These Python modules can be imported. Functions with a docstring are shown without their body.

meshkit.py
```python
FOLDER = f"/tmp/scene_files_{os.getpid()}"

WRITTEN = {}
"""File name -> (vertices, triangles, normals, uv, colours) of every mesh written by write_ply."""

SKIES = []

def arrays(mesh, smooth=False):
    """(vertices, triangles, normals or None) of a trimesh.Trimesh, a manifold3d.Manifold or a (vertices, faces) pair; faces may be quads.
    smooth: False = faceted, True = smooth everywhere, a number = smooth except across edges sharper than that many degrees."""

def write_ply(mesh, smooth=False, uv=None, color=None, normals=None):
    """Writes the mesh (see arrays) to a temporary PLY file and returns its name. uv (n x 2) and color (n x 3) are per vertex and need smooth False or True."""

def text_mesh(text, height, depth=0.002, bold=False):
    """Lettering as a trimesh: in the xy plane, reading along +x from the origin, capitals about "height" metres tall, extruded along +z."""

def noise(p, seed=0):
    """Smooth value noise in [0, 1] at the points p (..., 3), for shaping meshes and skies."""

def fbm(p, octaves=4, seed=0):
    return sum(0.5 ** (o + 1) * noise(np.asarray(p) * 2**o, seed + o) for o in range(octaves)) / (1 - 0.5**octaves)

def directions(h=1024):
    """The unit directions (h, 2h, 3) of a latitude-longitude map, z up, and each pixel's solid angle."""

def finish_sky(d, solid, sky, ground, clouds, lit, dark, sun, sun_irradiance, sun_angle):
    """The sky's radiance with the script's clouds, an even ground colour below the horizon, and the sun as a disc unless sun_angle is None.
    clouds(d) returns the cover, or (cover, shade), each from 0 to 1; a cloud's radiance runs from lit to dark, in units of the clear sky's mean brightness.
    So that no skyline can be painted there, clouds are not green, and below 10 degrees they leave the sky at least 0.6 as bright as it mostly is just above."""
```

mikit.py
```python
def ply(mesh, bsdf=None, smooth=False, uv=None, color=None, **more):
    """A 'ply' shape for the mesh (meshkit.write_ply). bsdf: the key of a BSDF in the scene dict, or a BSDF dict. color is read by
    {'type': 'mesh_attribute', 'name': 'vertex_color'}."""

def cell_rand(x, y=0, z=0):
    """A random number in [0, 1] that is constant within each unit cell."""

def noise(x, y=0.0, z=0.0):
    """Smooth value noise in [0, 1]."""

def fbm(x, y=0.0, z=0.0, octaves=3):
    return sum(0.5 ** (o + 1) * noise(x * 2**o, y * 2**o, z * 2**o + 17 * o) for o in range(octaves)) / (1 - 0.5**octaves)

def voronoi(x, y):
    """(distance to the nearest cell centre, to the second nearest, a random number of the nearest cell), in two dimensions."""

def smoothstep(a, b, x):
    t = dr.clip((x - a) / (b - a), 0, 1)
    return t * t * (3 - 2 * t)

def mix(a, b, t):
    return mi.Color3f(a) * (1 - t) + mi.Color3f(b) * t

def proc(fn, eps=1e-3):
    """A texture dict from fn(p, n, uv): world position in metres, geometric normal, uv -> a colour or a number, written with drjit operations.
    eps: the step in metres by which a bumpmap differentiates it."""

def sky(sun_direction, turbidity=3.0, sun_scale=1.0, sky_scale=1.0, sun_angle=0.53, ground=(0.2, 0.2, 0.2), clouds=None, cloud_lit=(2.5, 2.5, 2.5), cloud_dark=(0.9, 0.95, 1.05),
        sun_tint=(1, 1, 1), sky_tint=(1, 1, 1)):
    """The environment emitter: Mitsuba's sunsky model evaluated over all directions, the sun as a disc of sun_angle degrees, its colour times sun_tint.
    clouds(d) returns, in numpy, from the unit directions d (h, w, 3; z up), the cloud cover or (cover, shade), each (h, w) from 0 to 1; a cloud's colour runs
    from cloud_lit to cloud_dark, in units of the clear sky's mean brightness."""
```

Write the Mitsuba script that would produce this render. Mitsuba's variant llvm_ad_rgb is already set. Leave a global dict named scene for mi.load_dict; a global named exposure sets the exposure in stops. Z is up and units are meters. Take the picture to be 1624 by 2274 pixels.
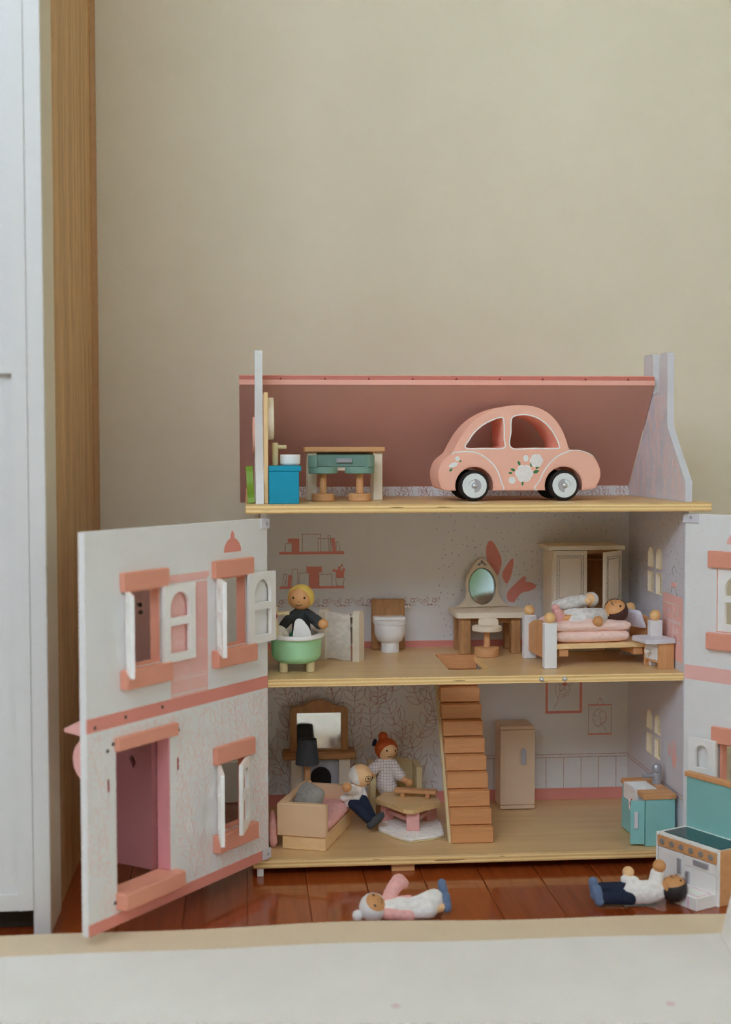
import math, random
import numpy as np
import trimesh
import manifold3d as m3
import shapely.geometry as sg
from shapely import affinity
from shapely.ops import unary_union
import drjit as dr
import mitsuba as mi
import mikit, meshkit
from mikit import noise, fbm, voronoi, cell_rand, smoothstep, mix

T = mi.ScalarTransform4f
scene, labels = {'type': 'scene'}, {}
rng = random.Random(7)

# ---------------------------------------------------------------- camera, sky, exposure
exposure = 5.82
CAM = np.array([-0.0295, -1.8693, 0.5879])
YAW, PITCH, ROLL, FPX = 0.0870, 0.0467, -0.0017, 3060.8


def camera_axes():
    f = np.array([math.sin(YAW) * math.cos(PITCH), math.cos(YAW) * math.cos(PITCH), -math.sin(PITCH)])
    r = np.array([math.cos(YAW), -math.sin(YAW), 0.0])
    u = np.cross(r, f)
    c, s = math.cos(ROLL), math.sin(ROLL)
    return f, c * r + s * u, -s * r + c * u


_f, _r, _u = camera_axes()
scene['camera'] = {
    'type': 'thinlens', 'fov': math.degrees(2 * math.atan(812 / FPX)), 'fov_axis': 'x',
    'aperture_radius': 0.0075, 'focus_distance': 2.0, 'near_clip': 0.05, 'far_clip': 200.0,
    'to_world': T().look_at(origin=CAM.tolist(), target=(CAM + _f).tolist(), up=_u.tolist()),
}


def cloud_cover(d):
    n = meshkit.fbm(d * np.array([3.0, 3.0, 6.0]), 4, 5)
    return np.clip(0.72 + 0.7 * (n - 0.5), 0, 1), np.clip(0.25 + 0.8 * (n - 0.5), 0, 1)


scene['sky'] = mikit.sky([0.35, 0.85, 0.45], turbidity=3.0, sun_scale=0.0, sky_scale=1.0, clouds=cloud_cover,
                         cloud_lit=(2.02, 2.2, 2.5), cloud_dark=(1.2, 1.35, 1.62), ground=(0.15, 0.18, 0.1))

# ---------------------------------------------------------------- materials


def lin(r, g, b):
    return [((v / 255.0) / 12.92 if v / 255.0 <= 0.04045 else ((v / 255.0 + 0.055) / 1.055) ** 2.4) for v in (r, g, b)]


def paint(name, r, g, b, rough=0.5, spec=0.4, **more):
    scene[name] = {'type': 'twosided', 'bsdf': {'type': 'principled', 'base_color': {'type': 'rgb', 'value': lin(r, g, b)},
                                                 'roughness': rough, 'specular': spec, **more}}


def wood(name, dark, light, axis=0, freq=160.0, rough=0.45, spec=0.4, lines=0.5):
    a, b = lin(*dark), lin(*light)

    def fn(p, n, uv):
        q = [p.x, p.y, p.z]
        sc = [freq, freq, freq]
        sc[axis] = freq * 0.05
        w = 0.6 * fbm(q[0] * sc[0], q[1] * sc[1], q[2] * sc[2], 2)
        sc[axis] = freq * 0.12
        w = w + 0.4 * noise(q[0] * sc[0] * 4 + 9, q[1] * sc[1] * 4, q[2] * sc[2] * 4)
        return mix(a, b, smoothstep(0.5 - lines, 0.5 + lines, w))
    scene[name] = {'type': 'twosided', 'bsdf': {'type': 'principled', 'base_color': mikit.proc(fn), 'roughness': rough, 'specular': spec}}


def cloth(name, r, g, b, scale=1400.0, amount=0.25):
    c = lin(r, g, b)

    def fn(p, n, uv):
        w = 0.5 * noise(p.x * scale, p.y * scale, p.z * scale) + 0.5 * noise(p.x * 220, p.y * 220, p.z * 220)
        return mi.Color3f(c) * (1 - amount + 2 * amount * w)
    scene[name] = {'type': 'twosided', 'bsdf': {'type': 'principled', 'base_color': mikit.proc(fn), 'roughness': 0.9, 'specular': 0.15, 'sheen': 0.3}}


# ---------------------------------------------------------------- mesh helpers
def moved(m, *a):
    m = m.copy()
    for t in a:
        m.apply_transform(t)
    return m


def mv(x, y, z):
    M = np.eye(4)
    M[:3, 3] = x, y, z
    return M


def rot(deg, axis, at=(0, 0, 0)):
    return trimesh.transformations.rotation_matrix(math.radians(deg), axis, at)


RX = lambda d, at=(0, 0, 0): rot(d, [1, 0, 0], at)
RY = lambda d, at=(0, 0, 0): rot(d, [0, 1, 0], at)
RZ = lambda d, at=(0, 0, 0): rot(d, [0, 0, 1], at)


def box(x0, x1, y0, y1, z0, z1, b=0.0005):
    """A box with chamfered edges."""
    c = np.array([(x0 + x1) / 2, (y0 + y1) / 2, (z0 + z1) / 2])
    h = np.abs([x1 - x0, y1 - y0, z1 - z0]) / 2
    b = min(b, 0.3 * h.min())
    if b <= 0:
        return moved(trimesh.creation.box(2 * h), mv(*c))
    pts = []
    for s in np.ndindex(2, 2, 2):
        s = np.array(s) * 2 - 1
        for k in range(3):
            i = h - b
            i[k] = h[k]
            pts.append(c + s * i)
    return trimesh.convex.convex_hull(np.array(pts))


def rbox(x0, x1, y0, y1, z0, z1, r, seg=12):
    """A box with round edges of radius r."""
    s = m3.Manifold.sphere(r, seg)
    m = m3.Manifold.batch_hull([s.translate((x, y, z)) for x in (x0 + r, x1 - r) for y in (y0 + r, y1 - r) for z in (z0 + r, z1 - r)])
    return tri(m)


def tri(m):
    k = m.to_mesh()
    return trimesh.Trimesh(np.array(k.vert_properties[:, :3]), np.array(k.tri_verts), process=False)


def man(t):
    return m3.Manifold(m3.Mesh(np.asarray(t.vertices, np.float32), np.asarray(t.faces, np.uint32)))


def lathe(pts, n=32):
    """Surface of revolution about z from (radius, z) points, bottom to top."""
    pts = [(max(r, 0.0), z) for r, z in pts]
    m = trimesh.creation.revolve(np.array(pts), sections=n)
    m.merge_vertices()
    m.update_faces(m.nondegenerate_faces())
    if m.volume < 0:
        m.invert()
    return m


def cyl(x, y, z0, z1, r, n=24, c=0.0005):
    c = min(c, r * 0.3, abs(z1 - z0) * 0.3)
    return moved(lathe([(0, z0), (r - c, z0), (r, z0 + c), (r, z1 - c), (r - c, z1), (0, z1)], n), mv(x, y, 0))


def ball(c, r, sub=3):
    return moved(trimesh.creation.icosphere(sub, r), mv(*c))


def tube(pts, r, n=10):
    """A round tube along a polyline; r is one radius or one per point."""
    pts = np.asarray(pts, float)
    r = np.broadcast_to(r, len(pts))
    t = np.gradient(pts, axis=0)
    t /= np.linalg.norm(t, axis=1, keepdims=True)
    ref = np.array([0, 0, 1.0]) if abs(t[0, 2]) < 0.9 else np.array([1.0, 0, 0])
    v, ang = [], np.arange(n) * 2 * math.pi / n
    for p, d, q in zip(pts, t, r):
        a = np.cross(d, ref)
        a /= np.linalg.norm(a)
        b = np.cross(d, a)
        ref = np.cross(a, d) if np.linalg.norm(np.cross(a, d)) > 0.1 else ref
        v.append(p + q * (np.cos(ang)[:, None] * a + np.sin(ang)[:, None] * b))
    v = np.vstack(v + [pts[:1], pts[-1:]])
    f, k = [], len(pts)
    for i in range(k - 1):
        for j in range(n):
            a, b, c, d = i * n + j, i * n + (j + 1) % n, (i + 1) * n + (j + 1) % n, (i + 1) * n + j
            f += [(a, c, b), (a, d, c)]
    for j in range(n):
        f += [(k * n, j, (j + 1) % n), (k * n + 1, (k - 1) * n + (j + 1) % n, (k - 1) * n + j)]
    m = trimesh.Trimesh(v, np.array(f), process=False)
    if m.volume < 0:
        m.invert()
    return m


def ext(poly, h, plane='xy', at=0.0):
    """Extrude a polygon. plane 'xy': up from z=at; 'xz': polygon (x,z), from y=at to at+h; 'yz': polygon (y,z), from x=at to at+h."""
    geoms = [g for g in getattr(poly, 'geoms', [poly]) if g.area > 1e-10]
    m = cat([trimesh.creation.extrude_polygon(g, h, engine='earcut') for g in geoms])
    if plane == 'xz':
        m.vertices = m.vertices[:, [0, 2, 1]] + [0, at, 0]
        m.invert()
    elif plane == 'yz':
        m.vertices = m.vertices[:, [2, 0, 1]] + [at, 0, 0]
    else:
        m.vertices = m.vertices + [0, 0, at]
    return m


def cat(ms):
    return ms[0] if len(ms) == 1 else trimesh.util.concatenate(ms)


def rect(x0, x1, y0, y1, r=0.0):
    p = sg.box(min(x0, x1), min(y0, y1), max(x0, x1), max(y0, y1))
    return p.buffer(-r).buffer(r, quad_segs=6) if r else p


def stroke(pts, w):
    return sg.LineString(pts).buffer(w / 2, quad_segs=2, join_style='mitre', cap_style='flat')


def blob(pts, closed=True, n=8):
    """A smooth closed outline through the points (Catmull-Rom)."""
    p = np.asarray(pts, float)
    out, k = [], len(p)
    for i in range(k):
        a, b, c, d = p[(i - 1) % k], p[i], p[(i + 1) % k], p[(i + 2) % k]
        for t in np.arange(n) / n:
            out.append(0.5 * (2 * b + (c - a) * t + (2 * a - 5 * b + 4 * c - d) * t * t + (3 * b - a - 3 * c + d) * t ** 3))
    return sg.Polygon(out).buffer(0)


def numbered(name):
    taken = lambda k: k in scene or k in labels or k in USED
    if not taken(name):
        return name
    i = 1
    while taken(f'{name}_{i:03d}'):
        i += 1
    return f'{name}_{i:03d}'


USED = set()


class Thing:
    """A top-level thing; its parts are entries under its key. M places local coordinates in the room."""

    def __init__(self, name, label=None, category=None, group=None, M=None, kind=None):
        self.key = numbered(name)
        USED.add(self.key)
        self.M = np.eye(4) if M is None else M
        if label or kind:
            d = {}
            if label:
                d['label'] = label
            if category:
                d['category'] = category
            if group:
                d['group'] = group
            if kind:
                d['kind'] = kind
            labels[self.key] = d

    def add(self, name, mesh, mat, smooth=35, parent=None, label=None, kind=None, M=None, **more):
        key = numbered((parent or self.key) + '__' + name)
        USED.add(key)
        m = mesh if M is None else moved(mesh, M)
        scene[key] = mikit.ply(moved(m, self.M), mat, smooth, **more)
        if label or kind:
            labels[key] = {k: v for k, v in (('label', label), ('kind', kind)) if v}
        return key


def single(name, mesh, mat, label=None, category=None, smooth=35, group=None, kind=None, M=None):
    key = numbered(name)
    USED.add(key)
    scene[key] = mikit.ply(mesh if M is None else moved(mesh, M), mat, smooth)
    d = {k: v for k, v in (('label', label), ('category', category), ('group', group), ('kind', kind)) if v}
    if d:
        labels[key] = d
    return key


def place(x, y, z, rz=0.0):
    return mv(x, y, z) @ RZ(rz)


# paints
paint('white_paint', 222, 221, 219)
paint('white_gloss', 232, 230, 226, 0.3, 0.5)
paint('lilac_white', 205, 203, 208)
paint('cream_paint', 224, 210, 186)
paint('beige_paint', 224, 188, 150)
paint('yellow_cream', 214, 196, 150)
paint('salmon_paint', 222, 152, 128)
paint('pink_print', 220, 142, 128, 0.6)
paint('pale_pink_print', 230, 180, 172, 0.6)
paint('pink_paint', 238, 182, 160)
paint('rose_paint', 226, 168, 162)
paint('roof_pink', 196, 146, 130, 0.6)
paint('roof_edge', 240, 178, 160)
paint('ridge_pink', 205, 120, 105)
paint('deep_red', 150, 40, 45)
paint('door_pink', 210, 138, 142)
paint('door_pink_shaded', 150, 94, 96)  # door pink darkened: shade on the open leaf is put into the colour
paint('ball_wood', 230, 186, 126, 0.35)
paint('teal_paint', 132, 188, 184)
paint('sage_paint', 118, 152, 138)
paint('mint_paint', 164, 214, 166)
paint('blue_paint', 0, 142, 172)
paint('leaf_green', 128, 164, 52)
paint('dark_green', 62, 120, 74)
paint('grey_paint', 168, 166, 170)
paint('mid_grey', 150, 146, 142)
paint('charcoal', 72, 75, 78, 0.8, 0.2)
paint('black_paint', 22, 21, 21, 0.5)
paint('line_brown', 168, 122, 106, 0.7)
paint('line_dark', 70, 62, 54, 0.7)
paint('line_pink', 228, 200, 192, 0.7)
paint('pencil_grey', 138, 128, 122, 0.7)
paint('blue_grey', 150, 160, 182)
paint('magenta_line', 228, 160, 196)
paint('red_paint', 175, 20, 32, 0.35)
paint('skin_pale', 232, 190, 140)
paint('skin_tan', 214, 156, 102)
paint('skin_brown', 198, 142, 90)
paint('hair_red', 186, 84, 34)
paint('hair_brown', 72, 42, 34)
paint('hair_blond', 222, 190, 96)
paint('hair_black', 44, 40, 38)
paint('hair_white', 222, 216, 204)
paint('cooktop', 34, 74, 78, 0.12, 0.7)
paint('wheel_white', 220, 226, 226, 0.35)
paint('rubber', 28, 27, 28, 0.6)
paint('chrome', 205, 208, 210, 0.28, 0.8, metallic=0.6)
scene['mirror_glass'] = {'type': 'twosided', 'bsdf': {'type': 'roughconductor', 'material': 'none', 'alpha': 0.01, 'specular_reflectance': {'type': 'rgb', 'value': [0.88, 0.88, 0.87]}}}
paint('grey_metal', 172, 173, 180, 0.3, 0.6, metallic=0.4)
# woods
wood('beech', (196, 140, 92), (216, 164, 114), 0)
wood('beech_up', (196, 140, 92), (218, 166, 116), 2)
wood('pale_wood', (222, 184, 132), (238, 204, 154), 0)
wood('pale_wood_up', (222, 184, 132), (238, 204, 154), 2)
wood('brown_wood_up', (158, 112, 70), (190, 142, 92), 2, 220)
wood('brown_wood', (150, 104, 62), (186, 136, 86), 0, 220)
wood('stair_wood', (190, 130, 82), (208, 150, 100), 0, 240)
wood('oak_up', (172, 132, 88), (200, 160, 112), 2, 60, 0.5, 0.3, 0.35)
wood('board_wood', (206, 170, 118), (222, 188, 136), 0, 120, 0.4, 0.4)
# cloths
cloth('white_cloth', 228, 224, 220)
cloth('cream_cloth', 224, 214, 200)
cloth('grey_cloth', 150, 146, 140, 900, 0.35)
cloth('fleece_grey', 206, 202, 196, 700, 0.3)
cloth('pink_cloth', 236, 204, 192, 1400, 0.15)
cloth('rose_cloth', 226, 170, 164)
cloth('navy_cloth', 40, 46, 64)
cloth('denim_cloth', 104, 122, 152)
cloth('charcoal_cloth', 64, 66, 66, 1100, 0.3)
cloth('green_cloth', 66, 122, 92)
cloth('rug_cloth', 232, 228, 222, 500, 0.2)
cloth('lilac_cloth', 222, 220, 232, 1400, 0.12)
# ---------------------------------------------------------------- the room
WALL_Y = 0.41


def wall_fn(p, n, uv):
    w = fbm(p.x * 9, p.y * 9, p.z * 9, 3)
    return mix(lin(221, 211, 187), lin(227, 217, 195), w)


def wall_bump(p, n, uv):
    return 0.6 * noise(p.x * 260, p.y * 260, p.z * 260) + 0.4 * noise(p.x * 620, p.y * 620, p.z * 620)


scene['wall_paint'] = {'type': 'twosided', 'bsdf': {'type': 'bumpmap', 'arbitrary': mikit.proc(wall_bump, 5e-4), 'scale': 0.0006,
                                                    'bsdf': {'type': 'principled', 'base_color': mikit.proc(wall_fn), 'roughness': 0.7, 'specular': 0.25}}}
paint('ceiling_paint', 230, 230, 230, 0.9, 0.1)


def struct(name, mesh, mat, smooth=False, parent=None):
    key = numbered((parent + '__' if parent else '') + name)
    USED.add(key)
    scene[key] = mikit.ply(mesh, mat, smooth)
    if not parent:
        labels[key] = {'kind': 'structure'}
    return key


XL, XR, YR, ZC = -1.7, 2.3, -2.4, 2.75
struct('wall_back', box(XL - 0.1, XR + 0.1, WALL_Y, WALL_Y + 0.1, 0, ZC, 0), 'wall_paint')
struct('wall_right', box(XR, XR + 0.1, YR, WALL_Y, 0, ZC, 0), 'wall_paint')
struct('ceiling', box(XL - 0.1, XR + 0.1, YR - 0.1, WALL_Y + 0.1, ZC, ZC + 0.1, 0), 'ceiling_paint')


def window_frame(key, a0, a1, za, zb, plane, at):
    """A white frame with one mullion in an opening; plane 'xz' (rear wall) or 'yz' (left wall), inner wall face at 'at'."""
    w, am = 0.045, (a0 + a1) / 2
    f = sg.box(a0, za, a1, zb).difference(sg.box(a0 + w, za + w, a1 - w, zb - w))
    struct(key, ext(f, 0.06, plane, at - 0.1), 'white_paint')
    if plane == 'xz':
        struct('sill', box(a0 - 0.05, a1 + 0.05, at - 0.02, at + 0.09, za - 0.03, za, 0.004), 'white_paint', parent=key)
        struct('mullion', box(am - 0.02, am + 0.02, at - 0.09, at - 0.05, za + w, zb - w, 0.002), 'white_paint', parent=key)
    else:
        struct('sill', box(at - 0.02, at + 0.09, a0 - 0.05, a1 + 0.05, za - 0.03, za, 0.004), 'white_paint', parent=key)
        struct('mullion', box(at - 0.09, at - 0.05, am - 0.02, am + 0.02, za + w, zb - w, 0.002), 'white_paint', parent=key)


WIN = [(-1.62, 0.12, 1.42, 2.62), (1.15, 2.05, 0.12, 2.1)]
SIDE = (-2.2, -1.35, 1.15, 2.45)
struct('wall_left', ext(sg.box(YR - 0.1, 0, WALL_Y, ZC).difference(sg.box(SIDE[0], SIDE[2], SIDE[1], SIDE[3])), 0.12, 'yz', XL - 0.12), 'wall_paint')
window_frame('window_3', *SIDE, 'yz', XL)  # added opening: lets cool sky light brighten the right panel and wall
rear = sg.box(XL - 0.1, 0, XR + 0.1, ZC)
for x0, x1, za, zb in WIN:
    rear = rear.difference(sg.box(x0, za, x1, zb))
struct('wall_rear', ext(rear, 0.12, 'xz', YR - 0.12), 'wall_paint')
for i, w4 in enumerate(WIN):
    window_frame(f'window_{i + 1}', *w4, 'xz', YR)

# wooden floor: a base board under single planks where the photograph shows them
FLOOR_A, FLOOR_B = lin(112, 42, 14), lin(158, 74, 28)


def plank_material(name, axis, tone):
    def fn(p, n, uv):
        q = [p.x, p.y]
        sc = [120.0, 120.0]
        sc[axis] = 6.0
        w = 0.65 * fbm(q[0] * sc[0] + tone * 31, q[1] * sc[1] + tone * 17, 0.5, 3) + 0.35 * noise(q[0] * sc[0] * 3, q[1] * sc[1] * 3, tone)
        return mix(FLOOR_A, FLOOR_B, dr.clip(w * 0.8 + (tone - 0.5) * 0.7 + 0.1, 0, 1))
    scene[name] = {'type': 'twosided', 'bsdf': {'type': 'principled', 'base_color': mikit.proc(fn), 'roughness': 0.09, 'specular': 0.5, 'clearcoat': 1.0, 'clearcoat_gloss': 0.97}}


for k in range(3):
    plank_material(f'plank_y_{k}', 1, 0.3 + 0.2 * k)
struct('floor', box(XL - 0.1, XR + 0.1, YR, WALL_Y + 0.1, -0.06, -0.004, 0), 'plank_y_0')


def plank(x0, x1, y0, y1, mat):
    struct('plank', box(x0 + 0.0004, x1 - 0.0004, y0 + 0.0004, y1 - 0.0004, -0.004, 0.0, 0.0006), mat, parent='floor')


# boards running towards the wall, butted end to end
prng = random.Random(3)
PW = 0.080
for c in range(-6, 16):
    x0 = 0.05 + c * PW
    y = -0.40 + prng.uniform(-0.15, 0.05)
    while y < WALL_Y:
        y1 = min(y + prng.uniform(0.55, 0.8), WALL_Y)
        plank(x0, x0 + PW, y, y1, f'plank_y_{prng.choice((0, 1, 1, 2))}')
        y = y1
struct('baseboard_back', box(-0.2, XR, WALL_Y - 0.012, WALL_Y, 0, 0.07, 0.003), 'wall_paint')

# wardrobe on the left
paint('wardrobe_white', 206, 204, 201, 0.45)
paint('wardrobe_edge', 204, 194, 176, 0.5)
paint('shadow_gap', 60, 54, 46, 0.8)
wd = Thing('wardrobe', 'tall white panelled wardrobe with brown wooden side at the left wall', 'wardrobe')
WX = -0.266
wd.add('side_panel', box(WX - 0.02, WX - 0.002, -0.112, 0.33, 0, 2.2, 0.001), 'oak_up')
wd.add('back_strip', box(WX - 0.02, WX, 0.33, WALL_Y - 0.001, 0, 2.2, 0.002), 'brown_wood_up')
wd.add('edge_strip', box(WX - 0.02, WX, -0.2025, -0.112, 0, 2.2, 0.001), 'wardrobe_edge', label='pale front edge strip')
wd.add('front_stile', box(WX - 0.02, WX, -0.2075, -0.203, 0, 2.2, 0.001), 'wardrobe_white')
wd.add('plinth', box(-1.4, WX - 0.02, -0.17, -0.15, 0.0, 0.028, 0.001), 'shadow_gap')
wd.add('carcass', box(-1.4, WX - 0.021, -0.148, 0.40, 0.03, 2.2, 0.002), 'oak_up')
wd.add('top_rail', box(-1.4, WX - 0.021, -0.20, -0.149, 2.1, 2.2, 0.002), 'wardrobe_white')
for k in range(2):
    x1 = WX - 0.0201 - k * 0.557
    x0 = x1 - 0.555
    st = 0.0175
    fr = sg.box(x0, 0.033, x1, 2.09)
    for za, zb in ((0.052, 0.676), (0.70, 2.05)):
        fr = fr.difference(sg.box(x0 + st, za, x1 - st, zb))
    d = wd.add('door', ext(fr, 0.02, 'xz', -0.209), 'wardrobe_white', False)
    wd.add('inset_panel', box(x0 + st - 0.004, x1 - st + 0.004, -0.199, -0.193, 0.048, 2.06, 0), 'wardrobe_white', parent=d)

# play mat
def mat_fn(p, n, uv):
    return mix(lin(226, 222, 216), lin(234, 230, 226), fbm(p.x * 14, p.y * 14, 0.3, 3))


scene['mat_white'] = {'type': 'twosided', 'bsdf': {'type': 'principled', 'base_color': mikit.proc(mat_fn), 'roughness': 0.75, 'specular': 0.2}}
paint('mat_print', 222, 196, 198, 0.8, 0.2)
paint('mat_beige', 220, 200, 172, 0.8, 0.2)
mt = Thing('play_mat', 'white play mat with a beige border strip lying in front of the dollhouse', 'mat')
nx = 60
xs = np.linspace(-0.75, 1.6, nx)


def wavy(x):
    return 0.006 * np.sin(x * 7 + 1.0) + 0.004 * np.sin(x * 17)


outline = [(x, -0.234 + wavy(x)) for x in xs] + [(1.6, -1.7), (-0.75, -1.7)]
mt.add('border', ext(sg.Polygon(outline), 0.013, 'xy', 0.0), 'mat_beige', False)
top = sg.Polygon([(x, -0.318 + 0.5 * wavy(x * 1.3)) for x in xs] + [(1.59, -1.69), (-0.74, -1.69)])
low = ext(top, 0.005, 'xy', 0.0125)
hi = ext(top.buffer(-0.004), 0.003, 'xy', 0.0175)
mt.add('white_top', cat([low, hi]), 'mat_white', False)
prints = []
for (x, y) in ((0.52, -0.356), (0.12, -0.50), (0.20, -0.62), (-0.10, -0.58), (0.33, -0.75), (0.40, -0.52)):
    for k in range(5):
        a = k * 2 * math.pi / 5
        prints.append(sg.Point(x + 0.0028 * math.cos(a), y + 0.0028 * math.sin(a)).buffer(0.0022))
mt.add('flower_print', ext(unary_union(prints), 0.0002, 'xy', 0.0205), 'mat_print', False, kind='stuff')

# white board leaning at the right edge of the mat
wb = Thing('white_board', 'white board leaning tilted at the right edge of the play mat', 'board')
wb.add('panel', box(0, 0.012, -0.16, 0.0, 0, 0.13, 0.002), 'white_gloss', M=mv(0.517, -0.336, 0.0215) @ RZ(-8) @ RY(13))

# garden seen only in the mirrors
def leaf_fn(p, n, uv):
    return mix(lin(38, 56, 18), lin(92, 108, 44), noise(p.x * 9, p.y * 9, p.z * 9))


scene['foliage_green'] = {'type': 'twosided', 'bsdf': {'type': 'diffuse', 'reflectance': mikit.proc(leaf_fn)}}
paint('bark', 92, 74, 58, 0.9, 0.1)
paint('lawn', 96, 120, 58, 0.95, 0.1)
struct('garden_ground', box(-25, 25, -40, YR - 0.13, -0.35, -0.25, 0), 'lawn')


def tree(x, y, h, r, seed, label):
    g = np.random.default_rng(seed)
    t = Thing('garden_tree', label, 'tree')
    t.add('trunk', tube([(x, y, -0.25), (x + 0.05, y, h * 0.3), (x, y + 0.05, h * 0.6)], [0.12, 0.1, 0.05]), 'bark')
    n = 2600
    d = g.normal(size=(n, 3))
    d /= np.linalg.norm(d, axis=1, keepdims=True)
    c = d * (g.random((n, 1)) ** 0.4) * [r, r, h * 0.36] + [x, y, h * 0.62]
    a, b = g.normal(size=(n, 3)), g.normal(size=(n, 3))
    a /= np.linalg.norm(a, axis=1, keepdims=True)
    b -= a * (a * b).sum(1, keepdims=True)
    b /= np.linalg.norm(b, axis=1, keepdims=True)
    s = 0.10
    v = np.stack([c - a * s, c + b * s * 0.6, c + a * s, c - b * s * 0.6], 1).reshape(-1, 3)
    f = np.arange(4 * n).reshape(n, 4)
    t.add('foliage', trimesh.Trimesh(v, np.vstack([f[:, [0, 1, 2]], f[:, [0, 2, 3]]]), process=False), 'foliage_green', False, kind='stuff')


tree(3.46, -7.2, 1.9, 0.9, 1, 'low leafy green garden tree seen only in the vanity mirror, beyond the window')
paint('render_grey', 122, 128, 138, 0.9, 0.1)
nh = Thing('garden_house', 'added grey house behind the garden tree, covering bright sky in the vanity mirror', 'house')  # added house, keeps the bright sky out of the mirror reflection
nh.add('wall', box(2.0, 11.0, -14.0, -10.0, -0.25, 5.2, 0.02), 'render_grey', False)
nh.add('roof', ext(sg.Polygon([(-14.4, 5.2), (-9.6, 5.2), (-12.0, 7.0)]), 9.6, 'yz', 1.7), 'pencil_grey', False)
# ---------------------------------------------------------------- the dollhouse
W, D = 0.58, 0.281
Z0, Z1, Z2 = 0.024, 0.2727, 0.5117
GAP = 0.0002


def edge_ply(name, lo, hi, dark):
    a, b, c = lin(*lo), lin(*hi), lin(*dark)

    def fn(p, n, uv):
        w = fbm(p.x * 8, p.y * 160, p.z * 160, 2)
        face = mix(a, b, w)
        s = 0.5 + 0.5 * dr.sin(p.z * 1250.0 + 1.5 * noise(p.x * 12, 0, p.z * 120))
        layer = mix(lin(216, 176, 112), lin(240, 208, 150), smoothstep(0.2, 0.8, s))
        knot = smoothstep(0.80, 0.9, noise(p.x * 34, 3.3, p.z * 300))
        layer = mix(layer, c, 0.8 * knot)
        return dr.select(dr.abs(n.z) < 0.5, layer, face)
    scene[name] = {'type': 'twosided', 'bsdf': {'type': 'principled', 'base_color': mikit.proc(fn), 'roughness': 0.35, 'specular': 0.45}}


edge_ply('plywood', (198, 162, 112), (210, 176, 128), (120, 78, 40))
dh = Thing('dollhouse', 'open pink and white wooden dollhouse with three storeys against the beige wall', 'dollhouse')


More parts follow.
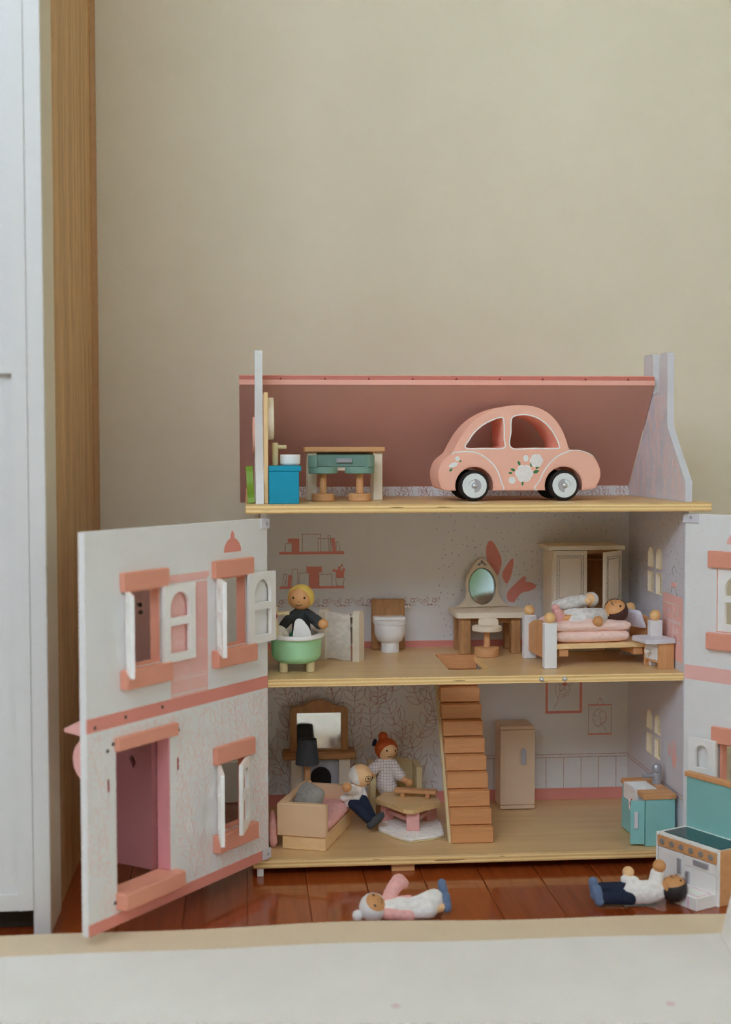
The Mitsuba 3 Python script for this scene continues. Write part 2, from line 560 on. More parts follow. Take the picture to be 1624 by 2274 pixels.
def leaf(x, z, ang, L, wd):
    """Outline of a pointed leaf from its base (x,z) along ang."""
    t = np.linspace(0, 1, 9)
    h = wd * np.sin(math.pi * t ** 0.85)
    c, s = math.cos(ang), math.sin(ang)
    up = [(x + c * L * a - s * b, z + s * L * a + c * b) for a, b in zip(t, h)]
    dn = [(x + c * L * a + s * b, z + s * L * a - c * b) for a, b in zip(t[::-1], h[::-1])]
    return up + dn[1:]


def sprigs(area, seed, step, w, scale=1.0, density=1.0):
    """Line drawing of leafy sprigs over a polygon, as one polygon of strokes."""
    g = random.Random(seed)
    x0, z0, x1, z1 = area.bounds
    out = []
    x = x0
    col = 0
    while x < x1 + step:
        z = z0 - step * (0.5 if col % 2 else 0.0)
        while z < z1 + step:
            if g.random() < density:
                a = math.pi / 2 + g.uniform(-0.5, 0.5)
                px, pz = x + g.uniform(-.15, .15) * step, z
                stem = [(px, pz)]
                L = 0.021 * scale
                for k in range(3):
                    nxt = (px + math.cos(a) * L * 0.75, pz + math.sin(a) * L * 0.75)
                    for sgn in (1, -1):
                        b = a + sgn * g.uniform(0.55, 0.9)
                        o = leaf(px, pz, b, L * g.uniform(0.85, 1.15), 0.0042 * scale)
                        out.append(sg.LineString(o + [o[0]]).buffer(w / 2, quad_segs=1))
                    px, pz = nxt
                    a += g.uniform(-.15, .15)
                    stem.append(nxt)
                o = leaf(px, pz, a, L, 0.0042 * scale)
                out.append(sg.LineString(o + [o[0]]).buffer(w / 2, quad_segs=1))
                out.append(sg.LineString(stem).buffer(w / 2, quad_segs=1))
            z += step * 1.25
        x += step * 0.8
        col += 1
    return unary_union(out).intersection(area)


def dots(area, seed, n, r):
    g = random.Random(seed)
    x0, z0, x1, z1 = area.bounds
    out, pts = [], []
    while len(pts) < n:
        x, z = g.uniform(x0, x1), g.uniform(z0, z1)
        if all((x - a) ** 2 + (z - b) ** 2 > 0.00005 for a, b in pts):
            pts.append((x, z))
            out.append(sg.Point(x, z).buffer(r * g.uniform(0.8, 1.2), quad_segs=2))
    return unary_union(out).intersection(area)


def clean(p):
    return sg.MultiPolygon([g for g in getattr(p, 'geoms', [p]) if g.geom_type == 'Polygon' and g.area > 1e-9])


DEC = 0.0003
# base, floors
dh.add('base', box(-0.022, 0.604, -0.001, D + 0.006, 0.0115, Z0 - GAP, 0.0012), 'plywood', False)
for (x, y, m) in ((-0.012, 0.008, 'white_paint'), (0.59, 0.008, 'white_paint'), (-0.012, 0.26, 'white_paint'), (0.59, 0.26, 'white_paint'), (0.186, 0.014, 'beech')):
    wdt = 0.016 if m == 'beech' else 0.0045
    dh.add('foot', box(x - wdt, x + wdt, y - 0.006, y + 0.006, 0.0, 0.0115, 0.0006), m)
floor2 = sg.box(0, -0.001, W, D).difference(sg.box(0.257, 0.058, 0.3165, 0.215))
dh.add('middle_floor', ext(floor2, 0.0105, 'xy', Z1 - 0.0105 - GAP), 'plywood', False)
dh.add('attic_floor', box(-0.0295, 0.613, -0.015, D, Z2 - 0.0125, Z2 - GAP, 0.001), 'plywood', False)
for x in (0.378, 0.4105):
    dh.add('bolt', moved(lathe([(0, 0), (0.0036, 0), (0.0036, 0.0008), (0.0028, 0.0026), (0.0012, 0.0036), (0, 0.0037)], 20), RX(90), mv(x, -0.001, Z1 - 0.0058)), 'chrome', 50)
# walls
dh.add('back_wall', box(-0.01, W + 0.01, D, D + 0.006, Z0, 0.5325, 0.0003), 'white_paint', False)
wy = sg.box(0, Z0, D, Z2 - 0.0125)
holes = []
for za, zm, zb in ((0.3694, 0.4035, 0.4385), (0.1240, 0.157, 0.1905)):
    for ya, yb in ((0.1455, 0.175), (0.1045, 0.134)):
        r = (yb - ya) / 2
        holes.append(sg.box(ya, za, yb, zm - 0.002))
        holes.append(unary_union([sg.box(ya, zm + 0.0035, yb, zb - r), sg.Point((ya + yb) / 2, zb - r).buffer(r, quad_segs=8)]))
side = wy.difference(unary_union(holes))
rw = dh.add('right_wall', ext(side, 0.005, 'yz', W), 'lilac_white', False)
for h_ in holes:
    dh.add('window_lining', ext(h_.difference(h_.buffer(-0.0006)), 0.0062, 'yz', W - 0.0004), 'cream_paint', False, parent=rw)
dh.add('left_wall', ext(wy, 0.009, 'yz', -0.0095), 'white_paint', False)

# gables with their two prongs on either side of the ridge
g_r = sg.Polygon([(0.0, Z2), (0.0, 0.5396), (0.079, 0.6124), (0.0850, 0.6200), (0.0862, 0.7200), (0.0885, 0.7245), (0.093, 0.7255), (0.118, 0.7255), (0.1225, 0.7240), (0.1242, 0.7200),
                  (0.1272, 0.6700), (0.156, 0.6665), (0.1572, 0.7215), (0.160, 0.7262), (0.164, 0.7275), (0.197, 0.7275), (0.202, 0.7262), (0.204, 0.7215), (0.205, 0.612), (0.2756, 0.5325), (0.281, 0.5260), (0.281, Z2)])
dh.add('gable', ext(g_r, 0.0098, 'yz', W + 0.0), 'lilac_white', False)
roof_in = lambda y: 0.663 - 1.126 * (y - 0.16)
slab = sg.Polygon([(0.145, 0.6799), (0.145, 0.6915), (0.150, 0.6925), (0.305, 0.518), (0.305, 0.5)])
slab = sg.Polygon([(0.1455, roof_in(0.1455)), (0.1455, 0.6915), (0.1505, 0.6925), (0.3085, 0.5145), (0.3030, roof_in(0.3030))])
g_l = g_r.difference(slab.buffer(0.0004))
key = dh.add('gable', ext(clean(g_l), 0.011, 'yz', -0.0155), 'white_paint', False)
dh.add('round_window', moved(lathe([(0, 0), (0.034, 0), (0.034, 0.003), (0.03, 0.004), (0.028, 0.0025), (0, 0.0025)], 40), RY(-90), mv(-0.0155, 0.06, 0.6055)) if False else
       moved(lathe([(0, 0), (0.026, 0), (0.026, 0.003), (0.022, 0.0035), (0.02, 0.002), (0, 0.002)], 40), RY(-90), mv(-0.0155, 0.105, 0.606)), 'pink_paint', 40, parent=key)
roof = dh.add('roof', ext(slab, W - 0.001 + 0.0376, 'yz', -0.0376), 'roof_pink', False)
dh.add('edge_strip', box(-0.0376, W - 0.001, 0.1442, 0.1454, 0.6795, 0.6868, 0.0002), 'roof_edge', False, parent=roof)
dh.add('ridge_strip', box(-0.0376, W - 0.001, 0.1446, 0.1454, 0.6869, 0.6925, 0.0002), 'ridge_pink', False, parent=roof)
for k in range(9):
    x = 0.0225 + k * 0.0645
    dh.add('notch_mark', ext(sg.Polygon([(x - 0.0022, 0.687), (x + 0.0022, 0.687), (x, 0.6905)]), 0.0006, 'xz', 0.1440), 'deep_red', False, parent=roof)
# shingle rows on the outer slope
sl = math.degrees(math.atan(1.126))
for k in range(8):
    t = k / 8
    y, z = 0.1520 + t * 0.152, 0.6925 - t * 0.1712
    dh.add('shingle_row', moved(box(-0.0376, W - 0.001, 0, 0.030, 0.0, 0.0018, 0.0003), RX(-sl + 2), mv(0, y, z + 0.0005)), 'salmon_paint' if k % 2 else 'roof_edge', False, parent=roof)

# prints on the inside walls (flat print)
def back(name, poly, mat, label=None):
    dh.add(name, ext(clean(poly), DEC, 'xz', D - DEC), mat, False, label=label, kind='stuff')


def right(name, poly, mat):
    dh.add(name, ext(clean(poly), DEC, 'yz', W - DEC), mat, False, kind='stuff')


back('skirting_print', unary_union([sg.box(0, Z1, W, Z1 + 0.0105), sg.box(0, Z0, W, Z0 + 0.0185)]), 'pink_print')
back('leaf_print', sprigs(sg.box(0.0, Z0 + 0.0185, 0.272, Z1 - 0.0107), 5, 0.043, 0.0006, 1.25, 1.0), 'line_brown')
panel = [stroke([(0.29, 0.0968), (W, 0.0968)], 0.0008), stroke([(0.29, 0.0922), (W, 0.0922)], 0.0008)]
for x in np.arange(0.305, W, 0.0285):
    panel.append(stroke([(x, Z0 + 0.0185), (x, 0.0922)], 0.0007))
fr = [sg.box(0.446, 0.163, 0.5055, 0.245).difference(sg.box(0.450, 0.167, 0.5015, 0.241))]
fr += [sg.box(0.5155, 0.1745, 0.5538, 0.1765), sg.box(0.5155, 0.1275, 0.5538, 0.1297)]
back('panelling_print', unary_union(panel), 'line_brown')
back('picture_print', unary_union(fr), 'pink_print')
art = []
for k in range(5):
    a = k * 2 * math.pi / 5 + 0.3
    o = leaf(0.477 + 0.002 * math.cos(a), 0.2105 + 0.002 * math.sin(a), a, 0.012, 0.0045)
    art.append(stroke(o + [o[0]], 0.0006))
art += [stroke([(0.474, 0.205), (0.468, 0.193), (0.466, 0.182), (0.459, 0.171)], 0.0006), stroke([(0.466, 0.187), (0.462, 0.2), (0.463, 0.209)], 0.0006)]
for x, z in ((0.474, 0.191), (0.480, 0.194)):
    art.append(sg.Point(x, z).buffer(0.003).difference(sg.Point(x, z).buffer(0.0024)))
art += [stroke([(0.5162, 0.1297), (0.5162, 0.1745)], 0.0006), stroke([(0.5532, 0.1297), (0.5532, 0.1745)], 0.0006), stroke([(0.529, 0.1765), (0.5347, 0.188), (0.5405, 0.1765)], 0.0006)]
lf = blob([(0.534, 0.169), (0.538, 0.164), (0.541, 0.166), (0.5455, 0.157), (0.544, 0.149), (0.537, 0.144), (0.531, 0.141), (0.525, 0.147), (0.523, 0.156), (0.528, 0.167)])
art += [stroke(list(lf.exterior.coords), 0.0006), stroke([(0.534, 0.164), (0.5365, 0.145), (0.546, 0.1335)], 0.0006)]
for a, b, c, d in ((.523, .152, .529, .150), (.5245, .159, .530, .158), (.546, .155, .541, .153), (.544, .149, .539, .147)):
    art.append(stroke([(a, b), (c, d)], 0.0006))
back('drawing_print', unary_union(art), 'line_brown')
back('flower_core_print', sg.Point(0.477, 0.2105).buffer(0.0035), 'pink_print')
back('dot_print', dots(sg.box(0.27, Z1 + 0.012, W, Z2 - 0.014), 11, 330, 0.00085), 'pencil_grey')
# shelves with books, upper left
sh = [sg.box(0.0228, 0.4212, 0.1245, 0.4255), sg.box(0.0232, 0.3672, 0.1245, 0.3713)]
sh += [sg.box(0.043, 0.4255, 0.054, 0.4462), sg.box(0.036, 0.4395, 0.054, 0.4462), affinity.rotate(sg.box(0.1055, 0.4255, 0.1105, 0.4465), 7)]
b2 = [sg.box(0.0695, 0.3713, 0.0845, 0.402), sg.box(0.065, 0.393, 0.0895, 0.402), affinity.rotate(sg.box(0.036, 0.3713, 0.0415, 0.389), -5)]
pot = sg.Polygon([(0.1115, 0.384), (0.1235, 0.384), (0.1245, 0.395), (0.1105, 0.395)])
cac = unary_union([sg.box(0.1145, 0.395, 0.119, 0.402), sg.Point(0.108, 0.396).buffer(0.0023), sg.Point(0.1235, 0.397).buffer(0.0025), sg.Point(0.1205, 0.4035).buffer(0.002), sg.box(0.108, 0.3945, 0.116, 0.3965)])
back('shelf_print', unary_union(sh + b2 + [pot, cac]), 'pink_print')
o = lambda a, b, c, d: sg.box(a, b, c, d).difference(sg.box(a + 0.0007, b, c - 0.0007, d - 0.0007))
ln = [o(0.0585, 0.4255, 0.0880, 0.4532), o(0.083, 0.4255, 0.1030, 0.4462), o(0.0318, 0.4255, 0.0430, 0.4385), affinity.rotate(o(0.0995, 0.4255, 0.1045, 0.4508), 5), affinity.rotate(o(0.112, 0.4255, 0.1175, 0.4405), 8)]
ln += [o(0.053, 0.3713, 0.0695, 0.3925), o(0.0845, 0.3713, 0.1055, 0.3900), o(0.0425, 0.3713, 0.0515, 0.3985), affinity.rotate(o(0.028, 0.3713, 0.0335, 0.391), -10), stroke([(0.1105, 0.384), (0.1125, 0.3713), (0.1225, 0.3713), (0.1245, 0.384), (0.1105, 0.384)], 0.0007)]
back('book_outline_print', unary_union(ln), 'line_brown')
# ivy frieze
iv = []
for k in range(8):
    cx = 0.004 + k * 0.0345
    for j, (dx, a) in enumerate(((0.003, 2.2), (0.008, 1.2), (0.011, 2.4), (0.018, 0.7), (0.0225, 1.9), (0.025, 1.0))):
        q = leaf(cx + dx, 0.3425 + 0.002 * (j % 2), a, 0.0085, 0.0024)
        iv.append(stroke(q + [q[0]], 0.0005))
    for dx in (0.012, 0.017):
        iv.append(sg.Point(cx + dx, 0.3402).buffer(0.0014, quad_segs=2))
    iv.append(stroke([(cx + 0.002, 0.3405), (cx + 0.008, 0.3388), (cx + 0.014, 0.341), (cx + 0.022, 0.3385), (cx + 0.027, 0.341)], 0.0006))
back('ivy_print', unary_union(iv), 'line_brown')
# big leaves behind the dressing table
bl = [blob([(0.366, 0.385), (0.352, 0.408), (0.3495, 0.428), (0.355, 0.4405), (0.363, 0.435), (0.3735, 0.414), (0.373, 0.398)]),
      blob([(0.375, 0.386), (0.383, 0.402), (0.392, 0.412), (0.3935, 0.404), (0.390, 0.386), (0.383, 0.372)]),
      blob([(0.385, 0.345), (0.384, 0.358), (0.398, 0.373), (0.4125, 0.3845), (0.4125, 0.3755), (0.424, 0.373), (0.430, 0.3665), (0.421, 0.3605), (0.407, 0.357), (0.398, 0.347), (0.394, 0.342)])]
back('big_leaf_print', unary_union(bl), 'pink_print')
back('frond_print', sprigs(sg.box(0.0, Z2, W, 0.5325), 8, 0.022, 0.0006, 0.6), 'line_brown')

right('gable_print', sprigs(clean(g_r.buffer(-0.003).intersection(sg.box(0, Z2, 0.3, 0.665))), 21, 0.022, 0.0005, 0.55, 0.55), 'line_pink')
pr = sg.box(0.006, Z1 + 0.012, 0.098, 0.3765)
right('chest_print', unary_union([pr, sg.box(0.036, 0.388, 0.058, 0.3945)]).difference(sg.box(0, 0, 0, 0)), 'pale_pink_print')
cl = [stroke([(0.006 + 0.008, z), (0.09, z)], 0.0007) for z in (0.363, 0.340, 0.3375, 0.312, 0.3095)] + [stroke([(0.048, 0.29), (0.048, 0.363)], 0.0007)]
for z in (0.352, 0.326):
    for y in (0.03, 0.068):
        cl.append(sg.Point(y, z).buffer(0.0035).difference(sg.Point(y, z).buffer(0.0028)))
dh.add('chest_line_print', ext(clean(unary_union(cl)), DEC, 'yz', W - 2 * DEC), 'white_paint', False, kind='stuff')
right('lamp_outline_print', unary_union([stroke([(0.062, 0.3765), (0.056, 0.388), (0.040, 0.388), (0.032, 0.3765)], 0.0008), stroke([(0.036, 0.409), (0.04, 0.416), (0.048, 0.418), (0.056, 0.413), (0.054, 0.405)], 0.0005)]), 'pencil_grey')
right('dot_print', dots(sg.box(0.0, Z1 + 0.012, D, Z2 - 0.014).difference(pr).difference(unary_union(holes).buffer(0.003)), 13, 230, 0.0008), 'pencil_grey')
pl = [stroke([(0.04, 0.137), (0.04 + 0.018 * math.cos(a), 0.137 + 0.034 * math.sin(a))], 0.0016) for a in np.linspace(0.3, 2.8, 9)]
pl += [stroke([(0.062, 0.14), (0.062 + 0.012 * math.cos(a), 0.14 + 0.024 * math.sin(a))], 0.001) for a in np.linspace(0.8, 2.6, 5)]
pl += [sg.Polygon([(0.033, 0.128), (0.045, 0.131), (0.052, 0.144), (0.028, 0.145)])]
right('plant_print', unary_union(pl), 'pale_pink_print')
right('rail_print', unary_union([stroke([(0.0, 0.0968), (D, 0.0968)], 0.0008), stroke([(0.0, 0.0922), (D, 0.0922)], 0.0008)]), 'line_brown')

# ---- the two opened front panels, in their own frames (u from the hinge along the panel, y>0 outwards)
def frame(hx, hy, dx, dy, flip):
    """local x = -u (flip) or u."""
    n = math.hypot(dx, dy)
    ux, uy = dx / n, dy / n
    M = np.eye(4)
    e = np.array([-ux, -uy]) if flip else np.array([ux, uy])
    M[:2, 0] = e
    M[:2, 1] = -e[1], e[0]
    M[:2, 3] = hx, hy
    return M


class Panel:
    def __init__(self, part, M, flip, T_):
        self.M, self.s, self.t = M, (-1 if flip else 1), T_
        self.key = None
        self.part = part

    def poly(self, p):
        return affinity.scale(p, self.s, 1, origin=(0, 0))

    def ext(self, p, y0, y1):
        return ext(clean(self.poly(p)), y1 - y0, 'xz', y0)

    def box(self, u0, u1, y0, y1, z0, z1, b=0.0006):
        a, c = sorted((self.s * u0, self.s * u1))
        return box(a, c, y0, y1, z0, z1, b)

    def add(self, name, mesh, mat, smooth=False, **k):
        return dh.add(name, mesh, mat, smooth, parent=self.key, M=self.M, **k)


def shutter_poly(w, h, bar=0.5):
    """White shutter, hinge edge at u=0, arched light above a square one."""
    m = 0.011
    r = (w - 2 * m) / 2
    p = rect(0, w, 0, h, 0.001)
    p = p.difference(sg.box(m, m * 0.9, w - m, h * 0.47))
    p = p.difference(unary_union([sg.box(m, h * 0.57, w - m, h - 0.009 - r), sg.Point(w / 2, h - 0.009 - r).buffer(r, quad_segs=8).intersection(sg.box(0, h - 0.009 - r, w, h))]))
    return p


def shutter(P, u, y, z, w, h, phi):
    """phi: angle of the shutter from +u towards the viewer (-y)."""
    m = ext(shutter_poly(w, h), 0.005, 'xz', -0.0025)
    a = phi if P.s > 0 else 180 - phi
    P.add('shutter', moved(m, RZ(-a), mv(P.s * u, y, z)), 'white_gloss')


def window(P, u0, u1, z0, z1, sill=0.012):
    P.add('window_header', P.box(u0 - 0.011, u1 + 0.011, -0.007, 0, z1, z1 + 0.0225, 0.001), 'salmon_paint')
    P.add('window_sill', P.box(u0 - 0.011, u1 + 0.012, -sill, 0, z0 - 0.0235, z0 - 0.001, 0.001), 'salmon_paint')
    o = sg.box(u0 - 0.0005, z0 - 0.001, u1 + 0.0005, z1 + 0.0005)
    P.add('window_frame', P.ext(o.difference(o.buffer(-0.0028, join_style='mitre')), 0.0005, P.t + 0.004), 'salmon_paint')


TP = 0.0095
ML = frame(0.0, 0.0, -0.212, -0.292, True)
PL = Panel('front_panel', ML, True, TP)
zt, zb = 0.4925, 0.0265
win = [(0.228, 0.290, 0.328, 0.4195), (0.051, 0.114, 0.329, 0.4205), (0.050, 0.114, 0.089, 0.1795)]
lp = sg.box(0.0015, zb, 0.36, zt)
op = [sg.box(a, c, b, d) for a, b, c, d in win] + [sg.box(0.211, 0.064, 0.3105, 0.2335)]
lp = lp.difference(unary_union(op))
PL.key = dh.add('front_panel', PL.ext(lp, 0, TP), 'white_paint', False, M=ML, label='large opened left front panel with two upper windows, one lower window and a doorway')
for a, c, b, d in win:
    window(PL, a, c, b, d)
shutter(PL, 0.229, -0.0062, 0.326, 0.060, 0.0945, 180)
shutter(PL, 0.291, -0.003, 0.325, 0.060, 0.0945, 46)
shutter(PL, 0.053, -0.0062, 0.327, 0.060, 0.0945, 180)
shutter(PL, 0.115, -0.003, 0.326, 0.060, 0.0945, 45)
shutter(PL, 0.052, -0.003, 0.087, 0.060, 0.0915, 27)
shutter(PL, 0.115, -0.003, 0.087, 0.060, 0.0915, 41)
# doorway
PL.add('door_header', PL.box(0.201, 0.3135, -0.007, 0, 0.2335, 0.249, 0.001), 'salmon_paint')
PL.add('door_sill', PL.box(0.2005, 0.3125, -0.016, 0.02, 0.0450, 0.0655, 0.0015), 'salmon_paint')
PL.add('door_jamb', PL.box(0.2105, 0.2135, 0.0005, 0.019, 0.066, 0.233, 0.0004), 'door_pink')
hx, hz = 0.030, 0.199
heart = affinity.scale(unary_union([sg.Point(-0.25, 0.2).buffer(0.32), sg.Point(0.25, 0.2).buffer(0.32), sg.Polygon([(-0.55, 0.1), (0, -0.75), (0.55, 0.1)])]), 0.011, 0.013, origin=(0, 0))
leafp = sg.box(0.0, 0.066, 0.097, 0.232).difference(affinity.translate(heart, hx, hz))
PL.add('front_door', moved(ext(clean(leafp), 0.009, 'xz', 0), RZ(90), mv(PL.s * 0.2135, 0.0195, 0)), 'door_pink_shaded', label='open pink front door, shade painted in, with a heart-shaped cut-out')
PL.add('porch_canopy', moved(ext(sg.Polygon([(0.0, 0.250), (0.048, 0.2545), (0.048, 0.2585), (0.0, 0.281)]), 0.155, 'yz', -0.335), mv(0, TP, 0)), 'rose_paint')
for u in (0.328, 0.195):
    PL.add('canopy_bracket', moved(ext(unary_union([sg.Point(0.014, 0.222).buffer(0.0275), sg.box(0, 0.2, 0.02, 0.2495)]).intersection(sg.box(0, 0, 1, 0.25)), 0.008, 'yz', -u), mv(0, TP, 0)), 'rose_paint')
# print on the inner face
bandp = sg.box(0.0015, 0.262, 0.36, 0.2785)
PL.add('band_print', PL.ext(unary_union([bandp, sg.box(0.012, zb, 0.36, 0.0405)]), -DEC, 0), 'pink_print', kind='stuff')
ward = sg.box(0.134, 0.2785, 0.208, 0.425).union(sg.box(0.130, 0.4245, 0.212, 0.4315))
cut = [sg.box(0.134, 0.4195, 0.208, 0.4215), sg.box(0.136, 0.2815, 0.206, 0.2830), sg.box(0.136, 0.3, 0.206, 0.3008), sg.box(0.136, 0.3035, 0.206, 0.3042), sg.box(0.1705, 0.3042, 0.1713, 0.4195), sg.box(0.136, 0.3455, 0.2, 0.346), sg.box(0.1705, 0.2830, 0.1713, 0.3)]
PL.add('wardrobe_print', PL.ext(ward.difference(unary_union(cut)), -DEC, 0), 'pale_pink_print', kind='stuff')
lam = unary_union([sg.Point(0.0795, 0.452).buffer(0.0185).intersection(sg.box(0, 0.452, 1, 1)), sg.box(0.0755, 0.468, 0.0835, 0.4745), sg.Point(0.0795, 0.4745).buffer(0.004), sg.box(0.079, 0.474, 0.080, zt)])
PL.add('lamp_print', PL.ext(lam.difference(sg.box(0.079, 0.481, 0.08, 1)), -DEC, 0), 'pink_print', kind='stuff')
PL.add('leaf_print', PL.ext(sprigs(sg.box(0.0015, 0.041, 0.36, 0.258).difference(unary_union(op).buffer(0.012)), 33, 0.042, 0.0006, 1.2, 0.85), -DEC, 0), 'line_pink', kind='stuff')
for u, z in ((0.346, 0.267), (0.293, 0.2705), (0.225, 0.2715), (0.194, 0.238), (0.3155, 0.2425), (0.325, 0.236), (0.3145, 0.054)):
    PL.add('screw', moved(lathe([(0, 0), (0.0022, 0), (0.0022, 0.0006), (0, 0.0008)], 12), RX(90), mv(PL.s * u, 0.0, z)), 'line_dark')
for u in (0.324, 0.196):
    PL.add('slot', PL.box(u - 0.0013, u + 0.0013, -0.0006, 0, 0.188, 0.203, 0.0002), 'deep_red')
for z0_, z1_ in ((0.479, 0.4920), (0.0275, 0.041)):
    h = PL.add('hinge_plate', PL.box(-0.002, 0.0165, -0.0025, 0, z0_, z1_, 0.0006), 'lilac_white')
    dh.add('hinge_screw', moved(lathe([(0, 0), (0.0024, 0), (0.0018, 0.0012), (0, 0.0014)], 14), RX(90), mv(PL.s * 0.006, -0.0025, (z0_ + z1_) / 2)), 'grey_metal', parent=PL.key, M=ML)

MR = frame(0.58, 0.0, 0.616, -0.788, False)
PR = Panel('front_panel', MR, False, TP)
wr = [(0.052, 0.117, 0.335, 0.4235), (0.056, 0.117, 0.092, 0.1825)]
rp = sg.box(0.0015, zb, 0.215, zt + 0.003).difference(unary_union([sg.box(a, c, b, d) for a, b, c, d in wr]))
PR.key = dh.add('front_panel', PR.ext(rp, 0, TP), 'white_paint', False, M=MR, label='narrower opened right front panel with two windows')
for a, c, b, d in wr:
    window(PR, a + (0.004 if b < 0.2 else 0.0), c, b, d, 0.010)
PR.add('shutter', moved(PR.ext(affinity.translate(shutter_poly(0.062, 0.086), 0.0535, 0.3365), 0.0, 0.005)), 'white_gloss')
shutter(PR, 0.059, -0.0085, 0.092, 0.043, 0.0945, 180)
bandr = sg.box(0.0015, 0.265, 0.215, 0.285)
PR.add('band_print', PR.ext(unary_union([bandr, sg.box(0.012, zb, 0.215, 0.0405)]), -DEC, 0), 'pale_pink_print', kind='stuff')
PR.add('dot_print', PR.ext(dots(sg.box(0.003, 0.288, 0.212, 0.49).difference(sg.box(0.038, 0.31, 0.130, 0.45)), 44, 120, 0.0008), -DEC, 0), 'line_pink', kind='stuff')
PR.add('lamp_print', PR.ext(sg.Point(0.084, 0.456).buffer(0.017).intersection(sg.box(0, 0.456, 1, 1)), -DEC, 0), 'pale_pink_print', kind='stuff')
PR.add('hinge_plate', PR.box(-0.002, 0.0225, -0.0025, 0, 0.483, 0.4955, 0.0008), 'lilac_white')
PR.add('hinge_screw', moved(lathe([(0, 0), (0.0026, 0), (0.002, 0.0012), (0, 0.0014)], 14), RX(90), mv(0.011, -0.0025, 0.4905)), 'grey_metal')

# staircase up to the opening in the middle floor
st = dh.add('staircase', ext(sg.Polygon([(0.052, Z0), (0.215, Z1 - 0.02), (0.215, Z1 - 0.0325), (0.062, Z0)]), 0.052, 'yz', 0.2645), 'stair_wood', False, label='steep brown wooden staircase of solid steps')
n_st = 11
rise, run = (Z1 - Z0) / n_st, 0.160 / n_st
for k in range(n_st):
    y = 0.0505 + k * run
    z = Z0 + k * rise
    dh.add('step', box(0.2605, 0.3205, y, y + run + 0.008, z + 0.0006, z + rise - 0.0004, 0.0008), 'stair_wood', False, parent=st)
dh.add('side_rail', ext(sg.Polygon([(0.056, Z0), (0.219, Z1 - 0.012), (0.225, Z1 - 0.012), (0.066, Z0)]), 0.0035, 'yz', 0.257), 'yellow_cream', False, parent=st)
# ---------------------------------------------------------------- attic: car, table with stools, washstand, green block
def bevel_ext(poly, h, plane, at, b=0.001):
    """Extrusion with softened front and back edges (three layers)."""
    ms = [ext(poly, h - 2 * b, plane, at + b), ext(clean(poly.buffer(-b * 0.35)), h - b * 0.8, plane, at + b * 0.4), ext(clean(poly.buffer(-b)), h, plane, at)]
    return cat(ms)


CY0, CY1 = 0.065, 0.158
car_body = [(0.2447, 0.5380), (0.2435, 0.5550), (0.2498, 0.5692), (0.2627, 0.5805), (0.2704, 0.5947), (0.2813, 0.6117), (0.2956, 0.6264), (0.3157, 0.6386), (0.3387, 0.6458), (0.3618, 0.6478), (0.3850, 0.6444),
            (0.4053, 0.6330), (0.4199, 0.6145), (0.4273, 0.5973), (0.4323, 0.5850), (0.4463, 0.5839), (0.4638, 0.5772), (0.4741, 0.5629), (0.4771, 0.5485), (0.4728, 0.5356), (0.4612, 0.5275)]
cb = sg.Polygon([tuple(p) for p in np.array(blob(car_body + [(0.40, 0.5262), (0.30, 0.5262), (0.2540, 0.5271)]).exterior.coords)])
cb = cb.intersection(sg.box(0.2, 0.5265, 0.5, 0.7))
arch = lambda cx: sg.Point(cx, 0.5330).buffer(0.0272, quad_segs=16)
cb = cb.difference(arch(0.2945)).difference(arch(0.4235))
win_l = sg.Polygon(blob([(0.2835, 0.5878), (0.2876, 0.5975), (0.2957, 0.6089), (0.3086, 0.6196), (0.3215, 0.6259), (0.3302, 0.6287), (0.3352, 0.6262), (0.3360, 0.60), (0.3357, 0.5880), (0.31, 0.5876)]).exterior.coords).buffer(-0.0012).buffer(0.0012)
win_r = blob([(0.3482, 0.5882), (0.3480, 0.6100), (0.3483, 0.6255), (0.3525, 0.6312), (0.3677, 0.6330), (0.3850, 0.6282), (0.3996, 0.6173), (0.4098, 0.6031), (0.4153, 0.5900), (0.4120, 0.5874), (0.38, 0.5875)])
cb = clean(cb.difference(win_l).difference(win_r))
car = Thing('toy_car', 'large pink wooden toy car painted with white roses, parked on the attic floor', 'toy car')
body = car.add('body', bevel_ext(cb, CY1 - CY0, 'xz', CY0, 0.002), 'pink_paint', 30)
ring = lambda p, w: p.buffer(w, quad_segs=4).difference(p.buffer(0.0004))
lines = [ring(win_l, 0.0021), ring(win_r, 0.0021)]
fl = np.array(blob([(0.2627, 0.5777), (0.2720, 0.5812), (0.2814, 0.5822), (0.2990, 0.5798), (0.3159, 0.5690), (0.3275, 0.5547), (0.3333, 0.5376), (0.3346, 0.5268), (0.30, 0.52), (0.26, 0.55)]).exterior.coords)
flp = sg.LineString(fl[0:56]).buffer(0.0009, quad_segs=2).intersection(cb)
frp = sg.LineString(np.array(blob([(0.3842, 0.5268), (0.3883, 0.5403), (0.3969, 0.5574), (0.4114, 0.5731), (0.4317, 0.5828), (0.4463, 0.5836), (0.4638, 0.5770), (0.4741, 0.5629), (0.44, 0.5262)]).exterior.coords)[0:52]).buffer(0.0009, quad_segs=2).intersection(cb)
car.add('outline_print', ext(clean(unary_union(lines + [flp, frp]).intersection(cb)), 0.0004, 'xz', CY0 - 0.0004), 'white_gloss', False, parent=body, kind='stuff')
petals = []


def rose(x, z, r):
    out = [sg.Point(x + 0.55 * r * math.cos(a), z + 0.55 * r * math.sin(a)).buffer(0.52 * r, quad_segs=5) for a in np.arange(6) * math.pi / 3]
    return unary_union(out + [sg.Point(x, z).buffer(0.5 * r)])


